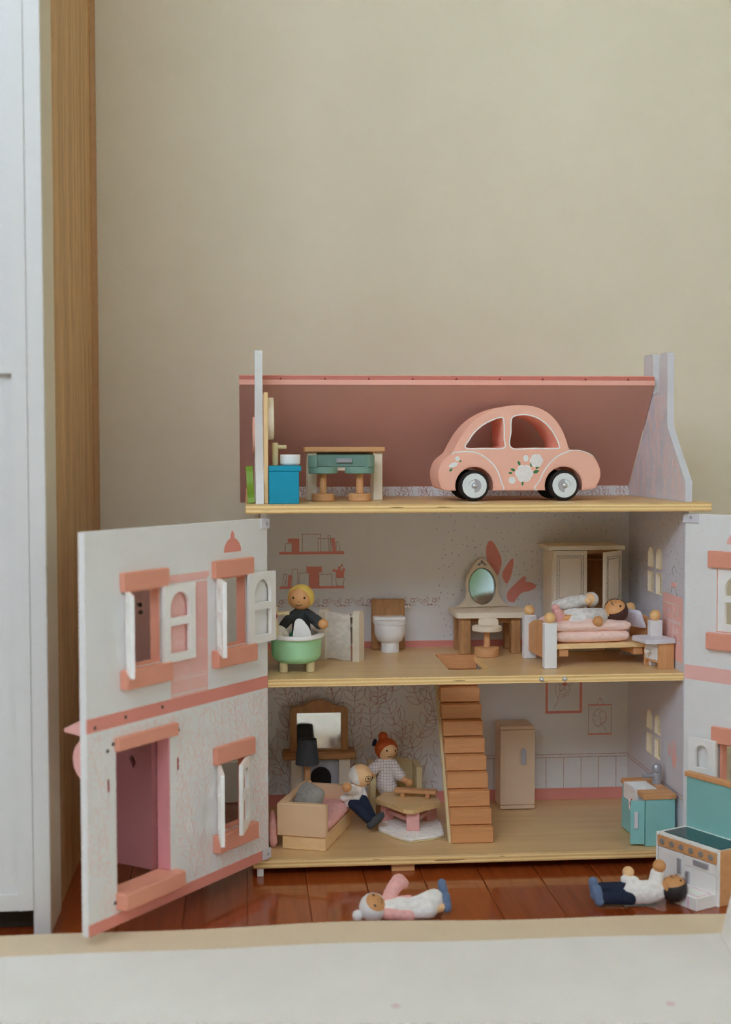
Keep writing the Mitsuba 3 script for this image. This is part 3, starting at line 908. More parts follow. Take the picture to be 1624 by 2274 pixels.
fl_white = unary_union([rose(0.3659, 0.5508, 0.0122), rose(0.3835, 0.5690, 0.0092), affinity.scale(rose(0.3683, 0.5722, 0.0046), 0.8, 1), rose(0.3486, 0.5412, 0.0050), affinity.rotate(affinity.scale(rose(0.2642, 0.5632, 0.0055), 1.2, 0.6), 20), rose(0.2700, 0.5720, 0.0034)])
fl_line = []
for (x, z, r) in ((0.3659, 0.5508, 0.0122), (0.3835, 0.5690, 0.0092)):
    for k, q in enumerate((0.3, 0.55, 0.8)):
        for a in np.arange(5) * 2 * math.pi / 5 + k:
            t = np.linspace(a, a + 0.9, 6)
            fl_line.append(sg.LineString([(x + q * r * math.cos(b), z + q * r * math.sin(b)) for b in t]).buffer(0.00025))
gl = []
for (x, z, a, L) in ((0.3600, 0.5620, 2.0, .0075), (0.3530, 0.5545, 2.7, .0075), (0.3490, 0.5510, 3.0, .006), (0.3790, 0.5520, .3, .009), (0.3640, 0.5392, 4.6, .006), (0.3830, 0.5570, .9, .008), (0.3770, 0.5600, 1.9, .006), (0.3520, 0.5425, 2.5, .005), (0.3690, 0.5690, 1.0, .005), (0.3850, 0.5620, 0.6, .006), (0.2585, 0.5540, .8, .0062), (0.2760, 0.5690, 3.4, .004)):
    gl.append(sg.Polygon(leaf(x, z, a, L, L * 0.26)))
car.add('leaf_print', ext(clean(unary_union(gl).buffer(0)), 0.0004, 'xz', CY0 - 0.0004), 'dark_green', False, parent=body, kind='stuff')
car.add('rose_print', ext(clean(fl_white), 0.0006, 'xz', CY0 - 0.0006), 'white_gloss', False, parent=body, kind='stuff')
car.add('petal_print', ext(clean(unary_union(fl_line)), 0.0007, 'xz', CY0 - 0.0007), 'line_pink', False, parent=body, kind='stuff')
for cx in (0.2942, 0.4238):
    for near in (True, False):
        y0 = CY0 - 0.003 if near else CY1 - 0.013
        s = -1 if near else 1
        prof = [(0, 0), (0.0192, 0), (0.0214, 0.0022), (0.0217, 0.004), (0.0217, 0.0135), (0.0205, 0.016), (0, 0.016)]
        toW = (lambda m: moved(m, RX(-90), mv(cx, y0, 0.5336))) if near else (lambda m: moved(m, RX(90), mv(cx, y0 + 0.016, 0.5336)))
        wh = car.add('wheel', toW(lathe(prof, 48)), 'rubber', 40)
        car.add('wheel_disc', toW(moved(lathe([(0, -0.0004), (0.0172, -0.0004), (0.0182, 0.0008), (0, 0.0008)], 40), mv(0, 0, 0))), 'wheel_white', 40, parent=wh)
        if near:
            half = sg.Point(0, 0).buffer(0.0096, quad_segs=12).intersection(sg.box(0.0, -1, 1, 1) if cx < 0.35 else sg.box(-1, -1, 0.0, 1))
            half = half.union(sg.Point(0, 0).buffer(0.0096).intersection(sg.box(-1, 0, 0, 1) if cx < 0.35 else sg.box(0, 0.0, 1, 1)).intersection(sg.Point(0, 0).buffer(0.0088)).difference(sg.Point(0, 0).buffer(0.0082)))
            car.add('disc_emblem', moved(ext(clean(half), 0.0006, 'xz', CY0 - 0.0039), mv(cx, 0, 0.5336)), 'grey_paint', False, parent=wh)
        car.add('hub_cap', toW(lathe([(0, -0.0030), (0.0018, -0.0028), (0.0036, -0.0014), (0.0042, 0.0), (0, 0)], 20) if False else lathe([(0, -0.0034), (0.0022, -0.003), (0.0037, -0.0018), (0.0042, -0.0002), (0, -0.0002)], 20)), 'chrome', True, parent=wh)
    car.add('axle', tube([(cx, CY0 + 0.01, 0.5336), (cx, CY1 - 0.01, 0.5336)], 0.003), 'beech')

# table and stools
tb = Thing('play_table', 'toy wooden table with a sage green drawer behind two round stools in the attic', 'table')
tb.add('table_top', box(0.0553, 0.1722, 0.115, 0.175, 0.5815, 0.5890, 0.0015), 'beech')
for x0, x1 in ((0.0600, 0.0735), (0.1552, 0.1690)):
    for y0, y1 in ((0.122, 0.134), (0.158, 0.170)):
        tb.add('leg', box(x0, x1, y0, y1, Z2, 0.5815, 0.0008), 'cream_paint')
tb.add('apron', box(0.0735, 0.1552, 0.160, 0.168, 0.5560, 0.5815, 0.0006), 'cream_paint')
dr_ = tb.add('drawer', box(0.0742, 0.1545, 0.124, 0.158, 0.5600, 0.5785, 0.0008), 'sage_paint')
tb.add('handle', box(0.1020, 0.1250, 0.1205, 0.124, 0.5660, 0.5722, 0.0008), 'grey_paint', parent=dr_)
tb.add('drawer_rail', box(0.0735, 0.1552, 0.124, 0.158, 0.5545, 0.5595, 0.0005), 'cream_paint')
for i, (cx, lab) in enumerate(((0.0808, 'left of two round sage green toy stools with low backrests in the attic'), (0.1332, 'right of two round sage green toy stools with low backrests in the attic'))):
    so = Thing('toy_stool', lab, 'stool', 'stools at the attic table')
    yc = 0.092
    so.add('seat', cyl(cx, yc, 0.5508, 0.5600, 0.0208, 32, 0.0012), 'sage_paint')
    sgn = -1 if i == 0 else 1
    arc = []
    for t in np.linspace(-0.95, 0.95, 13):
        arc.append((cx + sgn * 0.0205 * math.cos(t), yc + 0.0205 * math.sin(t)))
    back_ = sg.LineString(arc).buffer(0.003, quad_segs=3).intersection(sg.Point(cx, yc).buffer(0.0213, quad_segs=16))
    so.add('backrest', ext(back_, 0.0170, 'xy', 0.5600), 'sage_paint')
    so.add('stem', cyl(cx, yc, 0.5225, 0.5508, 0.0052, 20), 'beech_up')
    so.add('base', cyl(cx, yc, Z2, 0.5225, 0.0166, 32, 0.0012), 'beech')

# washstand turned sideways against the left gable
ws = Thing('toy_washstand', 'blue toy washstand with white basin and tall wooden back beside the left gable', 'washstand')
cabn = ws.add('cabinet', box(0.0025, 0.0432, 0.004, 0.075, Z2, 0.5560, 0.0008), 'blue_paint')
ws.add('cabinet_top', box(0.0022, 0.0462, 0.003, 0.077, 0.5560, 0.5632, 0.0008), 'blue_paint')
ws.add('backboard', box(-0.0042, 0.0018, 0.006, 0.075, Z2, 0.6630, 0.0012), 'pale_wood_up')
ws.add('mirror_frame', moved(lathe([(0, 0), (0.0290, 0), (0.0290, 0.0075), (0.0255, 0.0085), (0.0240, 0.0070), (0, 0.0070)], 40), RY(90), mv(0.0018, 0.040, 0.6280)), 'cream_paint', 40)
ws.add('mirror', moved(lathe([(0, 0), (0.0238, 0), (0.0238, 0.0004), (0, 0.0004)], 40), RY(90), mv(0.0089, 0.040, 0.6280)), 'mirror_glass', False)
tp = ws.add('tap', cyl(0.0118, 0.038, 0.5632, 0.5950, 0.0042, 20, 0.001), 'yellow_cream')
ws.add('spout', tube([(0.0118, 0.038, 0.5890), (0.0275, 0.038, 0.5890)], 0.0028, 12), 'yellow_cream', 40, parent=tp)
ws.add('basin', moved(lathe([(0, 0), (0.0118, 0), (0.0138, 0.002), (0.0142, 0.013), (0.0138, 0.0145), (0.0122, 0.0135), (0.0110, 0.004), (0, 0.003)], 36), mv(0.0325, 0.037, 0.5640)), 'white_gloss', 40)

# green wavy block outside the left gable
gb = Thing('green_block', 'green wavy-edged toy block with a small wooden foot outside the left gable', 'toy block')
wav = [(0.030 + 0.0022 * math.sin(t * 9), 0.5125 + t * 0.050) for t in np.linspace(0, 1, 15)]
wav2 = [(0.066 + 0.0022 * math.sin(t * 9 + 2), 0.5125 + t * 0.050) for t in np.linspace(1, 0, 15)]
gb.add('board', moved(ext(sg.Polygon(wav + wav2), 0.0095, 'yz', -0.0262), RY(-3, (-0.02, 0, 0.5125))), 'leaf_green', 30)
gb.add('foot', box(-0.0288, -0.0262, 0.038, 0.058, Z2, 0.5310, 0.0006), 'beech_up')
# ---------------------------------------------------------------- dolls: ball heads, cloth bodies, ball hands
def chain_union(chains):
    parts = []
    for ch in chains:
        for (p, r), (q, s) in zip(ch[:-1], ch[1:]):
            parts.append(m3.Manifold.batch_hull([m3.Manifold.sphere(r, 20).translate(tuple(p)), m3.Manifold.sphere(s, 20).translate(tuple(q))]))
    out = parts[0]
    for m in parts[1:]:
        out = out + m
    return out


def clothed(chains, seed=1, amp=0.0007, freq=170.0, smooth=6):
    m = tri(chain_union(chains).refine_to_length(0.0028))
    m.merge_vertices()
    trimesh.smoothing.filter_taubin(m, lamb=0.5, nu=0.53, iterations=smooth)
    n = meshkit.fbm(m.vertices * freq, 3, seed) - 0.5
    m.vertices = m.vertices + m.vertex_normals * (2 * amp * n)[:, None]
    return m


def look(face, up):
    """Rotation taking local -y to the face direction and +z nearest to up."""
    f = np.array(face, float)
    f /= np.linalg.norm(f)
    u = np.array(up, float)
    u -= f * (u @ f)
    u /= np.linalg.norm(u)
    M = np.eye(4)
    M[:3, 0] = np.cross(-f, u)
    M[:3, 1] = -f
    M[:3, 2] = u
    return M


def on_head(r, az, el, k=1.0):
    a, e = math.radians(az), math.radians(el)
    return np.array([r * math.cos(e) * math.sin(a), -r * math.cos(e) * math.cos(a), 0.97 * r * math.sin(e)]) * k


def head(d, c, r, face, up, skin, hair=None, style='cap', glasses=False, asleep=False):
    """Wooden ball head with painted face; hair is a cap of its own."""
    M = mv(*c) @ look(face, up)
    prof = [(r * math.sin(t) * (1.0 if t > 1.57 else 0.985), -r * math.cos(t) * (0.96 if t < 1.57 else 1.0)) for t in np.linspace(0, math.pi, 25)]
    hd = d.add('head', moved(lathe(prof, 36), M), skin, True)
    for s in (-1, 1):
        p = on_head(r, s * 26, 6)
        d.add('eye', moved(ball(p, r * 0.085, 2), M), 'black_paint', True, parent=hd)
        if glasses:
            ring_ = [on_head(r, s * 26 + 17 * math.cos(t), 4 + 15 * math.sin(t), 1.01) for t in np.linspace(0, 2 * math.pi, 20)]
            d.add('glasses_rim', moved(tube(ring_, r * 0.025, 6), M), 'line_dark', True, parent=hd)
    mo = [on_head(r, a, -26 - 5 * math.cos(a / 16 * math.pi / 2), 1.0) for a in np.linspace(-16, 16, 9)]
    d.add('mouth', moved(tube(mo, r * 0.03, 6), M), 'line_dark', True, parent=hd)
    no = [on_head(r, a, -10 - 3 * math.cos(a / 6 * math.pi / 2), 1.0) for a in np.linspace(-6, 6, 5)]
    d.add('nose', moved(tube(no, r * 0.028, 6), M), 'line_brown', True, parent=hd)
    if hair:
        shell = m3.Manifold.sphere(r * 1.055, 48).scale((1, 1, 0.985))
        if style == 'fringe':
            cut = m3.Manifold.sphere(1.0, 40).scale((r * 1.02, r * 1.15, r * 1.04)).translate((-0.16 * r, -0.92 * r, -0.22 * r))
            low = m3.Manifold.cube((4 * r, 4 * r, 2 * r), True).translate((0, -0.4 * r, -1.55 * r))
        elif style == 'bald':
            cut = m3.Manifold.sphere(1.0, 40).scale((r * 1.2, r * 1.7, r * 1.4)).translate((0, -0.95 * r, 0.42 * r))
            low = m3.Manifold.cube((4 * r, 4 * r, 2 * r), True).translate((0, 0, -1.6 * r))
        elif style == 'hood':
            cut = m3.Manifold.sphere(1.0, 40).scale((r * 0.8, r * 0.9, r * 0.8)).translate((0, -0.85 * r, -0.10 * r))
            low = m3.Manifold.cube((4 * r, 4 * r, 2 * r), True).translate((0, -2.4 * r, -1.6 * r))
        else:
            cut = m3.Manifold.sphere(1.0, 40).scale((r * 0.95, r * 1.1, r * 1.0)).translate((0.0, -0.90 * r, -0.36 * r))
            low = m3.Manifold.cube((4 * r, 4 * r, 2 * r), True).translate((0, -1.9 * r, -1.75 * r))
        d.add('hair' if style != 'hood' else 'hood', moved(tri(shell - cut - low), M), hair, 40, parent=hd)
    return hd, M


def hand(d, c, r, skin):
    d.add('hand', ball(c, r), skin, True)


def shoe(d, heel, toe, mat, r=0.0062, sole=None):
    h, t = np.array(heel, float), np.array(toe, float)
    m = m3.Manifold.batch_hull([m3.Manifold.sphere(r, 20).translate(tuple(h)), m3.Manifold.sphere(r * 0.9, 20).translate(tuple(t)), m3.Manifold.sphere(r * 0.95, 20).translate(tuple((h + t) / 2))])
    d.add('shoe', tri(m), mat, True)
# ---------------------------------------------------------------- middle floor: bathroom and bedroom
# bathtub
bt = Thing('bathtub', 'mint green toy bathtub with white rim on four wooden feet', 'bathtub', M=mv(0.0415, 0.088, 0))
SY = np.diag([1, 1.52, 1, 1])
out_p = [(0, 0.2845), (0.0240, 0.2845), (0.0300, 0.2865), (0.0338, 0.2905), (0.0352, 0.2960), (0.0362, 0.3190)]
bt.add('tub', moved(lathe(out_p + [(0.0362, 0.3215), (0.0335, 0.3215), (0.0325, 0.3000), (0.0290, 0.2920), (0, 0.2905)], 56), SY), 'mint_paint', 40)
bt.add('rim', moved(lathe([(0.0325, 0.3200), (0.0385, 0.3196), (0.0402, 0.3212), (0.0404, 0.3238), (0.0395, 0.3258), (0.0335, 0.3258), (0.0318, 0.3240), (0.0312, 0.2990), (0.0280, 0.2918), (0, 0.2915), (0, 0.2908), (0.03, 0.2908), (0.0325, 0.3000)], 56), SY), 'white_gloss', 40)
for sx in (-1, 1):
    for sy in (-1, 1):
        bt.add('foot', cyl(sx * 0.0188, sy * 0.032, Z1, 0.2870, 0.0058, 20, 0.001), 'yellow_cream')
tapb = bt.add('tap_block', ext(sg.Polygon([(-0.0405, 0.3255), (-0.0265, 0.3255), (-0.0265, 0.345), (-0.0285, 0.356), (-0.0265, 0.3665), (-0.0310, 0.3645), (-0.036, 0.3650), (-0.0405, 0.3665)]), 0.010, 'xz', -0.036), 'yellow_cream')
bt.add('red_knob', moved(lathe([(0, 0), (0.0056, 0), (0.0060, 0.0015), (0.0052, 0.0042), (0, 0.0046)], 24), RX(90), mv(-0.0335, -0.036, 0.3530)), 'red_paint', 40, parent=tapb)
bt.add('spout', tube([(-0.0275, -0.031, 0.3558), (-0.0105, -0.031, 0.3562)], 0.0029, 12), 'yellow_cream', 40, parent=tapb)

dl = Thing('doll', 'blond boy doll in a charcoal jumper sitting in the green bathtub', 'doll')
head(dl, (0.0485, 0.085, 0.3748), 0.0182, (-0.22, -1, -0.03), (0, 0, 1), 'skin_tan', 'hair_blond', 'fringe')
dl.add('jumper', clothed([[((0.049, 0.088, 0.3560), 0.0085), ((0.049, 0.090, 0.3440), 0.0125), ((0.049, 0.092, 0.3150), 0.0140)],
                          [((0.0555, 0.087, 0.3525), 0.0075), ((0.0690, 0.070, 0.3440), 0.0080), ((0.0735, 0.062, 0.3400), 0.0080)],
                          [((0.0420, 0.087, 0.3520), 0.0070), ((0.0310, 0.084, 0.3440), 0.0070), ((0.0240, 0.084, 0.3360), 0.0065)]], 3), 'charcoal_cloth', True)
hand(dl, (0.0785, 0.055, 0.3405), 0.0072, 'skin_tan')
hand(dl, (0.0205, 0.084, 0.3310), 0.0062, 'skin_tan')
dl.add('trousers', clothed([[((0.049, 0.090, 0.3120), 0.0125), ((0.0420, 0.076, 0.3220), 0.0085), ((0.0310, 0.072, 0.3160), 0.0070)], [((0.053, 0.090, 0.3120), 0.0110), ((0.0560, 0.076, 0.3140), 0.0080), ((0.0560, 0.070, 0.3060), 0.0070)]], 4), 'green_cloth', True)
single('bath_paddle', moved(bevel_ext(blob([(0.036, 0.318), (0.0375, 0.338), (0.0395, 0.3458), (0.0450, 0.3482), (0.0510, 0.3450), (0.0590, 0.3340), (0.0615, 0.3240), (0.0560, 0.3170), (0.0440, 0.3150)]), 0.004, 'xz', 0.054), RX(-6, (0, 0.056, 0.318))), 'white_gloss',
       'white rounded wooden paddle leaning inside the green bathtub in front of the blond doll', 'paddle')
single('bath_cloth', clothed([[((0.0170, 0.060, 0.3240), 0.0050), ((0.0175, 0.062, 0.3330), 0.0055), ((0.0215, 0.064, 0.3310), 0.0055), ((0.0260, 0.066, 0.3240), 0.0045)]], 9, 0.0012), 'cream_cloth', 'crumpled cream cloth in the left end of the green bathtub', 'cloth', True)

# towel rack
tr = Thing('towel_rack', 'white toy towel rack standing between the bathtub and the toilet', 'towel rack')
prof = sg.Polygon([(-0.010, Z1), (0.010, Z1), (0.0095, 0.3420), (0.0060, 0.3470), (-0.0060, 0.3470), (-0.0095, 0.3420)])
MT = mv(0.1355, 0.150, 0) @ RZ(-28)
tr.add('end_post', ext(prof, 0.0105, 'yz', -0.005), 'cream_paint', M=MT)
tr.add('end_post', ext(prof, 0.0105, 'yz', -0.060), 'cream_paint', M=MT)
for z, y in ((0.3390, 0.0), (0.3240, 0.0045), (0.2960, 0.0045)):
    tr.add('bar', tube([(-0.058, y, z), (0.0, y, z)], 0.0024, 12), 'white_gloss', 40, M=MT)
cols, rowsn = 14, 26
V, F = [], []
for j in range(rowsn):
    t = j / (rowsn - 1)
    for i in range(cols):
        u = i / (cols - 1)
        s = t * 0.1155
        if s < 0.046:
            yy, zz = 0.0115 + 0.002 * math.sin(s * 60), 0.2975 + s
        else:
            yy, zz = -0.0064, 0.3438 - (s - 0.046)
        yy += -0.0018 * math.sin(u * 5 + t * 2) * (0.3 + abs(t - 0.4))
        V.append((-0.0525 + 0.041 * u + 0.004 * t * (u - 0.4), yy, zz + 0.0012 * math.sin(u * 6)))
for j in range(rowsn - 1):
    for i in range(cols - 1):
        a = j * cols + i
        F += [(a, a + 1, a + cols + 1), (a, a + cols + 1, a + cols)]
tm = trimesh.Trimesh(np.array(V), np.array(F), process=False)
inner = tm.copy()
inner.vertices = inner.vertices + tm.vertex_normals * 0.0009
inner.invert()
single('bath_towel', moved(cat([tm, inner]), MT), 'cream_cloth', 'pale grey-white towel hanging over the white toy towel rack', 'towel', True)

# toilet
to = Thing('toy_toilet', 'white toy toilet with a brown wooden back panel at the middle of the upstairs wall', 'toilet')
to.add('back_panel', box(0.1658, 0.2178, 0.262, 0.272, Z1, 0.3515, 0.0012), 'brown_wood_up')
to.add('flush_knob', moved(lathe([(0, 0), (0.0018, 0), (0.0018, 0.004), (0.003, 0.005), (0.003, 0.007), (0, 0.0075)], 14), RY(90), mv(0.2178, 0.266, 0.3390)), 'white_gloss')
MTo = mv(0.1917, 0.238, 0) @ np.diag([1, 0.92, 1, 1])
to.add('bowl', moved(lathe([(0, 0.2850), (0.0120, 0.2860), (0.0190, 0.2905), (0.0228, 0.2980), (0.0238, 0.3060), (0.0238, 0.3150), (0, 0.3150)], 40), MTo), 'white_gloss', 40)
to.add('seat', moved(lathe([(0, 0.3152), (0.0245, 0.3152), (0.0253, 0.3165), (0.0250, 0.3225), (0, 0.3228)], 40), MTo), 'white_gloss', 40)
to.add('lid', box(0.1672, 0.2162, 0.2385, 0.2620, 0.3160, 0.3262, 0.001), 'white_gloss')
to.add('base', moved(lathe([(0, Z1), (0.0138, Z1), (0.0142, 0.2760), (0.0136, 0.2900), (0, 0.2900)], 32), MTo), 'white_gloss', 40)

# dressing table with oval mirror
dt = Thing('dressing_table', 'cream toy dressing table with brown legs and an oval mirror', 'dressing table')
dt.add('table_top', ext(rect(0.2890, 0.4010, 0.192, 0.276, 0.006), 0.0082, 'xy', 0.3285), 'cream_paint', 30)
for x0, x1 in ((0.2955, 0.3120), (0.3745, 0.3890)):
    for y0 in (0.2, 0.252):
        dt.add('leg', box(x0, x1, y0, y0 + 0.017, Z1, 0.3285, 0.0006), 'brown_wood_up')
dt.add('apron', box(0.3120, 0.3745, 0.206, 0.212, 0.3195, 0.3285, 0.0004), 'brown_wood')
fp = [(340, 950), (345, 938), (400, 912), (438, 860), (450, 790), (443, 700), (462, 630), (508, 560), (535, 515), (565, 480), (612, 463), (655, 478), (690, 515), (725, 560), (768, 630), (785, 700), (780, 790), (795, 855), (832, 908), (885, 938), (888, 950)]
pts = [((940 + a * 0.2217 - 1076) * 0.000712, (1352 - (1140 + b * 0.2217)) * 0.000701) for a, b in fp]
frame_p = sg.Polygon(pts).buffer(0.0012).buffer(-0.0012)
oval = affinity.translate(affinity.scale(sg.Point(0, 0).buffer(1, quad_segs=24), 0.0222, 0.0284), -0.0002, 0.0332)
MM = mv(0.3415, 0.262, 0.3369) @ RZ(9) @ RX(-5)
frm = dt.add('mirror_frame', bevel_ext(clean(frame_p.difference(oval)), 0.0065, 'xz', 0.0), 'cream_paint', 30, M=MM)
dt.add('mirror', ext(oval.buffer(0.0004), 0.001, 'xz', 0.0032), 'mirror_glass', False, M=MM, parent=frm)
dt.add('mirror_rim', ext(clean(oval.buffer(0.0002).difference(oval.buffer(-0.0007))), 0.0004, 'xz', -0.0001), 'line_dark', False, M=MM, parent=frm)
clover = [affinity.rotate(affinity.scale(sg.Point(0, 0.0042).buffer(1), 0.0017, 0.0024, origin=(0, 0.0042)), a, origin=(0, 0)) for a in (90, 0, -90, 45, -45)]
clover = [affinity.translate(affinity.scale(sg.Point(0, 0).buffer(1), a, b), x, z) for x, z, a, b in ((0, .0715, .0019, .0026), (-.0050, .0672, .0024, .0015), (.0050, .0672, .0024, .0015), (-.0028, .0695, .0015, .0013), (.0028, .0695, .0015, .0013))]
dt.add('carved_flower', ext(clean(unary_union(clover)), 0.0005, 'xz', -0.0004), 'pencil_grey', False, M=MM, parent=frm)

# vanity stool
vs = Thing('vanity_stool', 'round cream toy stool with a cloud-shaped backrest in front of the dressing table', 'stool')
vs.add('seat', cyl(0.3333, 0.180, 0.3110, 0.3185, 0.0226, 36, 0.0012), 'cream_paint')
cloud = unary_union([sg.Point(-0.009, 0.0045).buffer(0.0065), sg.Point(0.009, 0.0045).buffer(0.0065), sg.Point(0, 0.0075).buffer(0.0070), sg.box(-0.0150, 0, 0.0150, 0.004)]).intersection(sg.box(-0.02, 0, 0.02, 0.02))
vs.add('backrest', bevel_ext(cloud, 0.006, 'xz', -0.003, 0.0008), 'cream_paint', 30, M=mv(0.3370, 0.190, 0.3185))
vs.add('stem', cyl(0.3333, 0.180, 0.2860, 0.3110, 0.0048, 20), 'beech_up')
vs.add('base', cyl(0.3333, 0.180, Z1, 0.2860, 0.0188, 36, 0.001), 'beech')

# wardrobe
wa = Thing('toy_wardrobe', 'cream toy wardrobe with its right door ajar behind the bed', 'wardrobe')
WY0, WY1 = 0.212, 0.274
wa.add('cornice', box(0.4318, 0.5530, WY0 - 0.008, WY1 + 0.002, 0.4300, 0.4372, 0.001), 'cream_paint')
for x0, x1 in ((0.4395, 0.4440), (0.5440, 0.5485)):
    wa.add('side_panel', box(x0, x1, WY0, WY1, Z1, 0.4300, 0.0005), 'cream_paint')
wa.add('back_panel', box(0.4440, 0.5440, WY1 - 0.003, WY1, Z1, 0.4300, 0.0003), 'brown_wood_up')
wa.add('bottom_panel', box(0.4440, 0.5440, WY0, WY1 - 0.003, Z1, 0.2790, 0.0003), 'cream_paint')
wa.add('hanging_rail', tube([(0.4440, 0.242, 0.4130), (0.5440, 0.242, 0.4130)], 0.0026, 12), 'brown_wood', 40)
wa.add('top_rail', box(0.4440, 0.5440, WY0 + 0.001, WY0 + 0.006, 0.4235, 0.4300, 0.0003), 'brown_wood')


def wdoor(Md, hinge_left):
    """Door leaf from x=0 (hinge) to 0.0535, front at y=0."""
    s = 1 if hinge_left else -1
    x0, x1 = sorted((0, s * 0.0535))
    d = wa.add('door', box(x0, x1, 0, 0.0045, 0.2795, 0.4290, 0.0006), 'cream_paint', M=Md)
    m = (x0 + x1) / 2
    ln = []
    for ins in (0.0050, 0.0082):
        for za, zb in ((0.3530, 0.4255), (0.2830, 0.3460)):
            o = sg.box(x0 + ins + 0.001, za + ins - 0.005, x1 - ins - 0.001, zb - ins + 0.001)
            ln.append(o.difference(o.buffer(-0.0006, join_style='mitre')))
    wa.add('groove', ext(clean(unary_union(ln)), 0.0003, 'xz', -0.0003), 'line_dark', False, parent=d, M=Md)
    wa.add('knob', moved(lathe([(0, 0), (0.002, 0), (0.002, 0.002), (0.0052, 0.0045), (0.0058, 0.0080), (0.0042, 0.0112), (0, 0.0125)], 24), RX(90), mv(s * 0.0430, 0, 0.3510)), 'beech', 40, parent=d, M=Md)


wdoor(mv(0.4405, WY0 - 0.005, 0), True)
wdoor(mv(0.5485, WY0 - 0.004, 0) @ RZ(47), False)

# bed
MB = mv(0.402, 0.056, Z1) @ RZ(5.5)
bd = Thing('toy_bed', 'toy bed with white corner posts, wooden ball finials and brown end boards', 'bed', M=MB)
BL, BW = 0.159, 0.0975
for x in (0, BL):
    for y in (0, BW):
        p = bd.add('post', box(x - 0.0092, x + 0.0092, y - 0.0060, y + 0.0060, 0, 0.0652, 0.0009), 'white_paint')
        bd.add('finial', ball((x, y, 0.0722), 0.0080, 3), 'ball_wood', True, parent=p)
    t = np.linspace(0.0061, BW - 0.0061, 13)
    top_ = [(a, 0.0560 + 0.0110 * math.sin((a - 0.006) / (BW - 0.012) * math.pi) - 0.004 * (1 if x == 0 else 0)) for a in t]
    bd.add('footboard' if x == 0 else 'headboard', ext(sg.Polygon([(t[0], 0.012), *top_, (t[-1], 0.012)]), 0.006, 'yz', x - 0.003), 'beech_up', 30)
bd.add('bed_base', box(0.0095, BL - 0.0095, 0.002, BW - 0.002, 0.0262, 0.0330, 0.0006), 'pale_wood')
for x in (0.016, BL - 0.030):
    bd.add('crossbar', box(x, x + 0.014, 0.006, BW - 0.006, 0.0150, 0.0262, 0.0006), 'beech')


def cushion(x0, x1, y0, y1, z0, z1, seed=1, amp=0.0012, r=None, puffs=None):
    r = r or 0.45 * (z1 - z0)
    m = man(rbox(x0, x1, y0, y1, z0, z1, r, 14)).refine_to_length(0.004)
    m = tri(m)
    v = m.vertices
    cx, cy, cz = (x0 + x1) / 2, (y0 + y1) / 2, (z0 + z1) / 2
    bulge = (1 - ((v[:, 0] - cx) / (x1 - x0) * 2) ** 4).clip(0) * (1 - ((v[:, 1] - cy) / (y1 - y0) * 2) ** 4).clip(0)
    if puffs:
        bulge = bulge * (0.35 + 0.65 * np.abs(np.sin((v[:, 0] - x0) / (x1 - x0) * math.pi * puffs)))
    v[:, 2] = cz + (v[:, 2] - cz) * (0.72 + 0.5 * bulge)
    v[:, 2] = np.maximum(v[:, 2], z0)
    n = meshkit.fbm(v * 160, 3, seed) - 0.5
    m.vertices = v + m.vertex_normals * (2 * amp * n)[:, None]
    return m


single('mattress', cushion(0.0110, 0.1240, 0.004, BW - 0.006, 0.0342, 0.0520, 5, 0.0006), 'pink_cloth', 'pale pink mattress on the toy bed under the quilt', 'mattress', True, M=MB)
single('quilt', cushion(0.0100, 0.1250, 0.002, BW - 0.008, 0.0500, 0.0655, 8, 0.0016, puffs=3), 'pink_cloth', 'puffy pale pink satin quilt under the dolls on the toy bed', 'quilt', True, M=MB)
single('pillow', moved(cushion(-0.015, 0.015, -0.022, 0.022, -0.0035, 0.0035, 12, 0.001, 0.0028), RY(62), RZ(20), mv(0.1405, 0.040, 0.0640)), 'lilac_cloth', 'small white pillow tilted between the brown-haired doll and the bedhead', 'pillow', True, M=MB)

# dolls on the bed
d2 = Thing('doll', 'brown-haired doll in a white dress and pink shoes lying on the toy bed', 'doll')
head(d2, (0.5075, 0.092, 0.3490), 0.0175, (0.05, -0.55, 0.85), (0.93, 0.25, -0.30), 'skin_tan', 'hair_brown', 'cap')
d2.add('cardigan', clothed([[((0.490, 0.094, 0.3430), 0.0100), ((0.472, 0.094, 0.3420), 0.0125), ((0.458, 0.094, 0.3420), 0.0115)],
                            [((0.484, 0.088, 0.3420), 0.0105), ((0.4770, 0.074, 0.3385), 0.0088)]], 6, 0.0008), 'fleece_grey', True)
hand(d2, (0.4750, 0.0675, 0.3375), 0.0078, 'skin_brown')
d2.add('skirt', clothed([[((0.459, 0.094, 0.3420), 0.0112), ((0.446, 0.093, 0.3420), 0.0118), ((0.4380, 0.090, 0.3440), 0.0090)], [((0.455, 0.082, 0.3400), 0.0080), ((0.4400, 0.080, 0.3375), 0.0085)]], 7), 'white_cloth', True)
for y, z in ((0.080, 0.3400), (0.094, 0.3440)):
    d2.add('leg', clothed([[((0.444, y, z), 0.0058), ((0.426, y, z + 0.001), 0.0054)]], 2, 0.0001), 'skin_tan', True)
    d2.add('shoe', tri(m3.Manifold.batch_hull([m3.Manifold.sphere(0.0062, 20).translate((0.4215, y, z - 0.002)), m3.Manifold.sphere(0.0056, 20).translate((0.4180, y - 0.004, z + 0.0115)), m3.Manifold.sphere(0.0052, 20).translate((0.4250, y, z + 0.002))])), 'rose_paint', True)
d3 = Thing('baby_doll', 'small baby doll in a grey fleece sleeping suit lying across the brown-haired doll', 'doll')
hd3 = d3.add('head', ball((0.4735, 0.108, 0.3640), 0.0098, 3), 'skin_pale', True)
d3.add('hood', tri((m3.Manifold.sphere(0.0112, 32) - m3.Manifold.sphere(0.0110, 32).translate((-0.0075, -0.0070, 0.002))).translate((0.4755, 0.1095, 0.3645))), 'fleece_grey', 40, parent=hd3)
